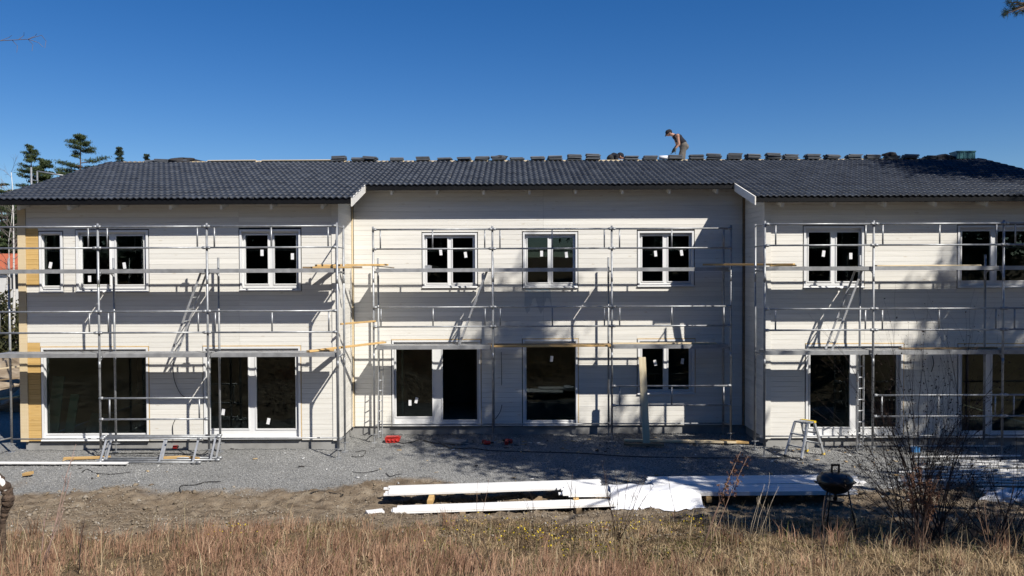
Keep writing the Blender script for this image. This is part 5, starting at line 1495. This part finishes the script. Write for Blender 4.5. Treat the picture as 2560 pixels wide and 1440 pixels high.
weed('thin bare stem before the long white pack', 1200, 1330, 12.0, [(1195, 1200, 0), (1222, 1195, .1)], .004, False, 8, M_STEM, twigs=1)
weed('thin dark stem standing before the narrow pack near the sheet', 1428, 1400, 10.2, [(1432, 1180, .1), (1440, 1215, 0)], .005, False, 9, M_TWIG, twigs=4)
weed('thin branching stem in the yellow flowers', 1332, 1320, 11.8, [(1331, 1240, 0), (1317, 1255, 0)], .005, False, 10, M_TWIG, twigs=4)
weed('bare stem standing right of the plastic sheet', 1690, 1310, 12.2, [(1670, 1190, 0)], .005, False, 11, M_TWIG, twigs=2)
weed('dark upright stem below the grill', 2055, 1445, 8.2, [(2062, 1240, .1), (2050, 1330, 0)], .007, False, 12, M_TWIG, twigs=3)
weed('dark stems right of the grill in the pale grass', 2110, 1445, 8.4, [(2095, 1330, 0), (2118, 1335, .1)], .006, False, 13, M_TWIG, twigs=3)
weed('pale branching stem between sheet and grill', 1880, 1370, 10.5, [(1912, 1210, 0), (1925, 1200, .1), (1948, 1215, 0), (1905, 1230, 0)], .004, False, 14, pm('pale_stem', (.5, .42, .3), (.6, .5, .38), 9, .8), twigs=3)
weed('rust brown dock plant with thick seed heads before the dark bush', 2295, 1345, 9.6, [(2262, 1205, 0), (2280, 1180, .1), (2300, 1165, .1), (2322, 1200, 0), (2335, 1215, -.1), (2345, 1235, 0)], .007, True, 15, M_STEM, dens=70, twigs=5)
weed('weedy stems at the dark side of the slope', 2480, 1400, 9.0, [(2440, 1260, 0), (2460, 1250, 0), (2500, 1255, .1), (2540, 1280, .1), (2520, 1300, 0)], .005, False, 16, M_STEM, twigs=4)
# dark bush
b = gb(at(2318, 1340, 10.4).x, 10.4); bush = thing('bush', 'dark leafless bush with small buds in front of the shaded glass door', 'bush', tuple(b))
tb = MB(); rg = random.Random(14); lf = []
for k in range(20):
    tx = rg.uniform(2190, 2450); ty = rg.uniform(900, 1160) + abs(tx - 2320) * .5; e = at(tx, ty, 10.4 + rg.uniform(-.5, .5)); s = b + Vector((rg.uniform(-.25, .25), rg.uniform(-.2, .2), 0))
    d = (e - s); branchy(tb, s, d.normalized(), d.length * .8, .010, 2, rg, .38, 0, (4, 6), 4, lf, .5, 4)
for k in range(14):
    e = at(rg.uniform(2120, 2530), rg.uniform(1170, 1290), 10.4 + rg.uniform(-.5, .6)); s = b + Vector((rg.uniform(-.25, .25), rg.uniform(-.2, .2), 0)); d = e - s
    branchy(tb, s, d.normalized(), d.length * .85, .008, 2, rg, .45, 0, (4, 6), 4, lf, .5, 4)
tb.build('stems', M_TWIG, bush)
rn = np.random.default_rng(15); C = np.array([np.array(p) for p, r in lf if p.z > b.z + .25]); C = C[rn.random(len(C)) < .6]; C = C + rn.normal(size=C.shape) * .015
V, F = leaf_cloud(C, .015, .6, rn); s = np_mesh('buds', V - np.array(ORG[bush.name]), F, M_BUSH, attr={'tone': np.repeat(rn.random(len(C)), 4)}); s.parent = bush; s['kind'] = 'stuff'
b2 = gb(at(2500, 1330, 10.0).x, 10.0); bush2 = thing('bush', 'sprawling low dark bush at the picture edge beside the white sack', 'bush', tuple(b2)); tb = MB(); rg = random.Random(19)
for k in range(20):
    e = at(rg.uniform(2380, 2640), rg.uniform(1190, 1300), 10.0 + rg.uniform(-.4, .4)); d = e - b2; branchy(tb, b2 + Vector((rg.uniform(-.2, .2), 0, 0)), d.normalized(), d.length, .009, 2, rg, .5, 0, (3, 5), 4, None, .5, 4)
tb.build('stems', M_TWIG, bush2)

# broken birch stump at the picture edge
Ys = 9.6; s0 = at(8, 1300, Ys); b = Vector((s0.x - .02, Ys, gz(s0.x, Ys) - .05)); t1 = at(14, 1225, Ys)
st = thing('broken_stump', 'broken birch stump with bright cut top at the picture edge', 'stump', tuple(b))
rs_ = random.Random(3); cp = [b, b + Vector((.0, 0, .15)), at(9, 1300, Ys), at(10, 1285, Ys), at(16, 1265, Ys), at(20, 1245, Ys), at(18, 1228, Ys), at(9, 1212, Ys), at(-4, 1196, Ys), at(-14, 1182, Ys)]
rr = [.05, .035, .03, .042, .05, .066, .062, .055, .05, .03]
pts_, rad_ = [], []
for k in range(len(cp) - 1):
    for t in range(4):
        pts_.append(Vector(cp[k]).lerp(Vector(cp[k + 1]), t / 4) + Vector((rs_.uniform(-.008, .008), rs_.uniform(-.008, .008), 0))); rad_.append((rr[k] * (1 - t / 4) + rr[k + 1] * t / 4) * rs_.uniform(.85, 1.2))
q = MB(); q.path(pts_, rad_, 11); q.build('trunk', pm('rotten_bark', (.05, .032, .022), (.14, .095, .065), 14, .95, bump=1.0, bscale=40), st, True)
q = MB(); q.path([at(15, 1230, Ys - .035), at(9, 1213, Ys - .028), at(0, 1199, Ys - .022), at(-10, 1186, Ys - .012)], [.02, .036, .036, .026], 9); q.build('bark_patch', pm('white_birch_bark', (.8, .78, .74), (.6, .57, .52), 5, .8), st, True)

# ------------------------------------------------------------------ uncountable stuff: grass, flowers, stones, clods
def grass_patch(name, label, n_tuft, per, region, seed, tone_fn, hrange, width, mask, lean=.5, mat=M_GRASS):
    rg = np.random.default_rng(seed)
    # tufts uniform over the picture footprint (wider with depth)
    y = rg.uniform(region[2], region[3], n_tuft); x = rg.uniform(-1, 1, n_tuft) * (y * .70 + 1.2)
    keep = rg.random(n_tuft) < mask(x, y); x, y = x[keep], y[keep]; m = len(x)
    bx = np.repeat(x, per) + rg.normal(size=m * per) * .05; by = np.repeat(y, per) + rg.normal(size=m * per) * .05
    N = m * per; bz = ground_z(bx, by) - .015
    th = np.repeat(rg.uniform(hrange[0], hrange[1], m), per) * rg.uniform(.55, 1.15, N)
    ang = np.repeat(rg.uniform(0, 6.28, m), per) * .0 + rg.uniform(0, 6.28, N); wind = np.repeat(rg.normal(size=m) * .35 + .25, per)
    ln = rg.uniform(.05, lean, N) * np.repeat(rg.uniform(.6, 1.5, m), per)
    dx = np.cos(ang) * ln + wind * .25; dy = np.sin(ang) * ln - .05
    w = width * rg.uniform(.6, 1.3, N)
    a2 = rg.uniform(-.9, .9, N); sx, sy = np.cos(a2) * w, np.sin(a2) * w
    B = np.stack([bx, by, bz], 1)
    m1 = B + np.stack([dx * th * .35, dy * th * .35, th * .55], 1)
    tp = B + np.stack([dx * th * 1.05, dy * th * 1.05, th * np.clip(1 - ln * .35, .3, 1)], 1)
    S = np.stack([sx, sy, np.zeros(N)], 1)
    V = np.stack([B - S, B + S, m1 + S * .75, m1 - S * .75, tp], 1).reshape(-1, 3)
    i = np.arange(N) * 5
    F = np.concatenate([np.stack([i, i + 1, i + 2], 1), np.stack([i, i + 2, i + 3], 1), np.stack([i + 3, i + 2, i + 4], 1)])
    T = np.repeat(np.clip(tone_fn(bx, by) + np.repeat(rg.normal(size=m) * .12, per) + rg.normal(size=N) * .12, 0, .95), 5)
    green = np.repeat(rg.random(N) < .035, 5); T = np.where(green, 1.0, T)
    o = np_mesh(name, V, F, mat, attr={'tone': T}); return tag(o, label, kind='stuff')
tone = lambda x, y: .36 + .3 * (vnoise(x, y, 1.2, 2) - .5) + .2 * (vnoise(x, y, .4, 5) - .5)
def heath(x, y): return np.clip(np.exp(-((x - 1.2) / 2.3) ** 2) * sstep(8.2, 9.4, y) * 1.3, 0, 1)
def clumpy(x, y, a=.3, b=.62): return sstep(a, b, vnoise(x, y, .8, 4) * .65 + vnoise(x, y, .3, 2) * .35)
def right_side(x, y): return sstep(.5, 3.0, x + (vnoise(x, y, 1.6, 1) - .5) * 2.5)
def mask_red(x, y): return turf_mask(x, y) * (.12 + .88 * clumpy(x, y, .36, .62)) * (1 - .92 * heath(x, y)) * (1 - .8 * right_side(x, y)) * (.3 + .7 * sstep(12.2, 10.4, y))
def mask_pale(x, y): return turf_mask(x, y) * (.12 + .88 * clumpy(x, y, .38, .62)) * (1 - .9 * heath(x, y)) * right_side(x, y) * (.15 + .85 * sstep(10.4, 8.8, y))
def mask_low(x, y): return turf_mask(x, y)
def mask_edge(x, y): return .25 * sstep(14.0, 12.0, y) * sstep(.45, .7, vnoise(x, y, .7, 1))
grass_patch('dry_grass', 'tall reddish dry grass on the slope', 3600, 24, (0, 0, 6.2, 12.8), 1, tone, (.09, .38), .0036, mask_red, .6, M_GRASS)
grass_patch('straw_grass', 'pale straw grass on the shaded side of the slope', 3800, 24, (0, 0, 6.2, 12.4), 11, lambda x, y: tone(x, y) + .12, (.10, .26), .0036, mask_pale, 1.5, M_STRAW)
grass_patch('matted_grass', 'low matted dead grass on the slope', 5200, 18, (0, 0, 6.2, 13.0), 2, lambda x, y: tone(x, y) - .14, (.04, .12), .0045, mask_low, 1.9, M_STRAW)
grass_patch('sparse_grass', 'sparse dry tufts at the soil edge', 900, 14, (0, 0, 11.0, 14.6), 3, tone, (.05, .18), .0036, mask_edge, .9)
grass_patch('pale_stalks', 'scattered long pale grass stalks', 520, 2, (0, 0, 7.0, 12.2), 4, lambda x, y: .82 + 0 * x, (.3, .62), .0026, mask_low, .4, M_STRAW)
# low heath between the flowers: olive and brown leaflets
rg = np.random.default_rng(19); n = 60000; y = rg.uniform(8.0, 13.4, n); x = rg.uniform(-4, 8, n); k = rg.random(n) < np.clip(heath(x, y) * sstep(13.2, 12.4, y) * (.25 + .75 * clumpy(x, y)) + .06, 0, 1) * (turf_mask(x, y) * .9 + .1)
x, y = x[k], y[k]; C = np.stack([x, y, ground_z(x, y) + rg.uniform(0, .11, len(x)) * (.3 + vnoise(x, y, .35, 3))], 1)
V, F = leaf_cloud(C, .016, .5, rg)
tag(np_mesh('low_heath', V, F, M_HEATH, attr={'tone': np.repeat(np.clip(vnoise(x, y, .5, 1) + rg.normal(size=len(x)) * .2, 0, 1), 4)}), 'low brown and olive heath plants in front of the white packs', kind='stuff')
# flowers
rg = np.random.default_rng(9); C = []
for (px, py, Y, sx, n) in ((1330, 1345, 10.6, 150, 75), (1480, 1310, 11.8, 160, 70), (1250, 1300, 12.0, 120, 40), (1600, 1300, 12.0, 120, 40), (575, 1332, 10.9, 45, 34), (1730, 1290, 12.2, 40, 26), (1450, 1380, 9.4, 160, 26), (1920, 1410, 8.6, 70, 8)):
    c = at(px, py, Y)
    for _ in range(n):
        x = c.x + rg.normal() * sx / 2000 * Y * .6; y = Y + rg.normal() * .5; C.append((x, y, gz(x, y) + rg.uniform(.04, .2)))
C = np.array(C); V, F = leaf_cloud(np.concatenate([C, C + rg.normal(size=C.shape) * .006]), .012, .8, rg)
tag(np_mesh('yellow_flowers', V, F, M_FLOW, attr={'tone': np.repeat(rg.random(len(F)), 4)}), 'tiny yellow wildflowers among the dry grass', kind='stuff')
# low dark-green moss cushions between the flowers
# stones and clods: squashed octahedra
def stones(name, label, x, y, size, seed, mat, sink=.3, flat=.7):
    rg = np.random.default_rng(seed); n = len(x); s = rg.uniform(size[0], size[1], n) ** 1.0
    base = np.array([[1, 0, 0], [0, 1, 0], [-1, 0, 0], [0, -1, 0], [0, 0, 1], [0, 0, -1.0]])
    Vb = base[None] * rg.uniform(.6, 1.2, (n, 6, 1)) * s[:, None, None] * np.array([1, 1, flat]); a = rg.uniform(0, 6.28, n); ca, sa = np.cos(a)[:, None], np.sin(a)[:, None]
    tx = rg.normal(size=(n, 1)) * .35
    X = Vb[..., 0] * ca - Vb[..., 1] * sa; Y = Vb[..., 0] * sa + Vb[..., 1] * ca; Z = Vb[..., 2] + X * tx
    z = ground_z(x, y) + s * flat * (1 - sink) * .6
    V = np.stack([X + x[:, None], Y + y[:, None], Z + z[:, None]], -1).reshape(-1, 3)
    f = np.array([[0, 1, 4], [1, 2, 4], [2, 3, 4], [3, 0, 4], [1, 0, 5], [2, 1, 5], [3, 2, 5], [0, 3, 5]])
    F = (f[None] + (np.arange(n) * 6)[:, None, None]).reshape(-1, 3)
    return tag(np_mesh(name, V, F, mat, attr={'tone': np.repeat(np.clip(rg.normal(size=n) * .17 + .48 + (vnoise(x, y, 1.6, 3) - .5) * .5 + (vnoise(x, y, .5, 1) - .5) * .25, 0, 1), 6)}), label, kind='stuff')
rg = np.random.default_rng(5); n = 95000
y = rg.uniform(15.2, 21.9, n); x = rg.uniform(-13.6, 13.6, n); k = rg.random(n) < gravel_mask(x, y)
k &= ~((y > YF - .05) & ((x < XC1 + .02) | (x > XC2 - .02)))
stones('gravel', 'grey crushed stone along the facade', x[k], y[k], (.009, .021), 6, M_STONE)
n = 26000; y = rg.uniform(11.0, 16.9, n); x = rg.uniform(-12, 12, n); k = rg.random(n) < (1 - gravel_mask(x, y)) * (.2 + .8 * sstep(.45, .7, vnoise(x, y, 1.1, 0)))
stones('soil_clods', 'clods and pebbles strewn over the bare soil', x[k], y[k], (.007, .032), 7, M_RUBBLE)
n = 260; y = rg.uniform(12.2, 16.6, n); x = rg.uniform(-11.5, -5.5, n); k = rg.random(n) < sstep(.4, .7, vnoise(x, y, 1.0, 5))
stones('rubble', 'larger broken stones in the muddy corner of the yard', x[k], y[k], (.03, .085), 8, M_RUBBLE, .5, .7)
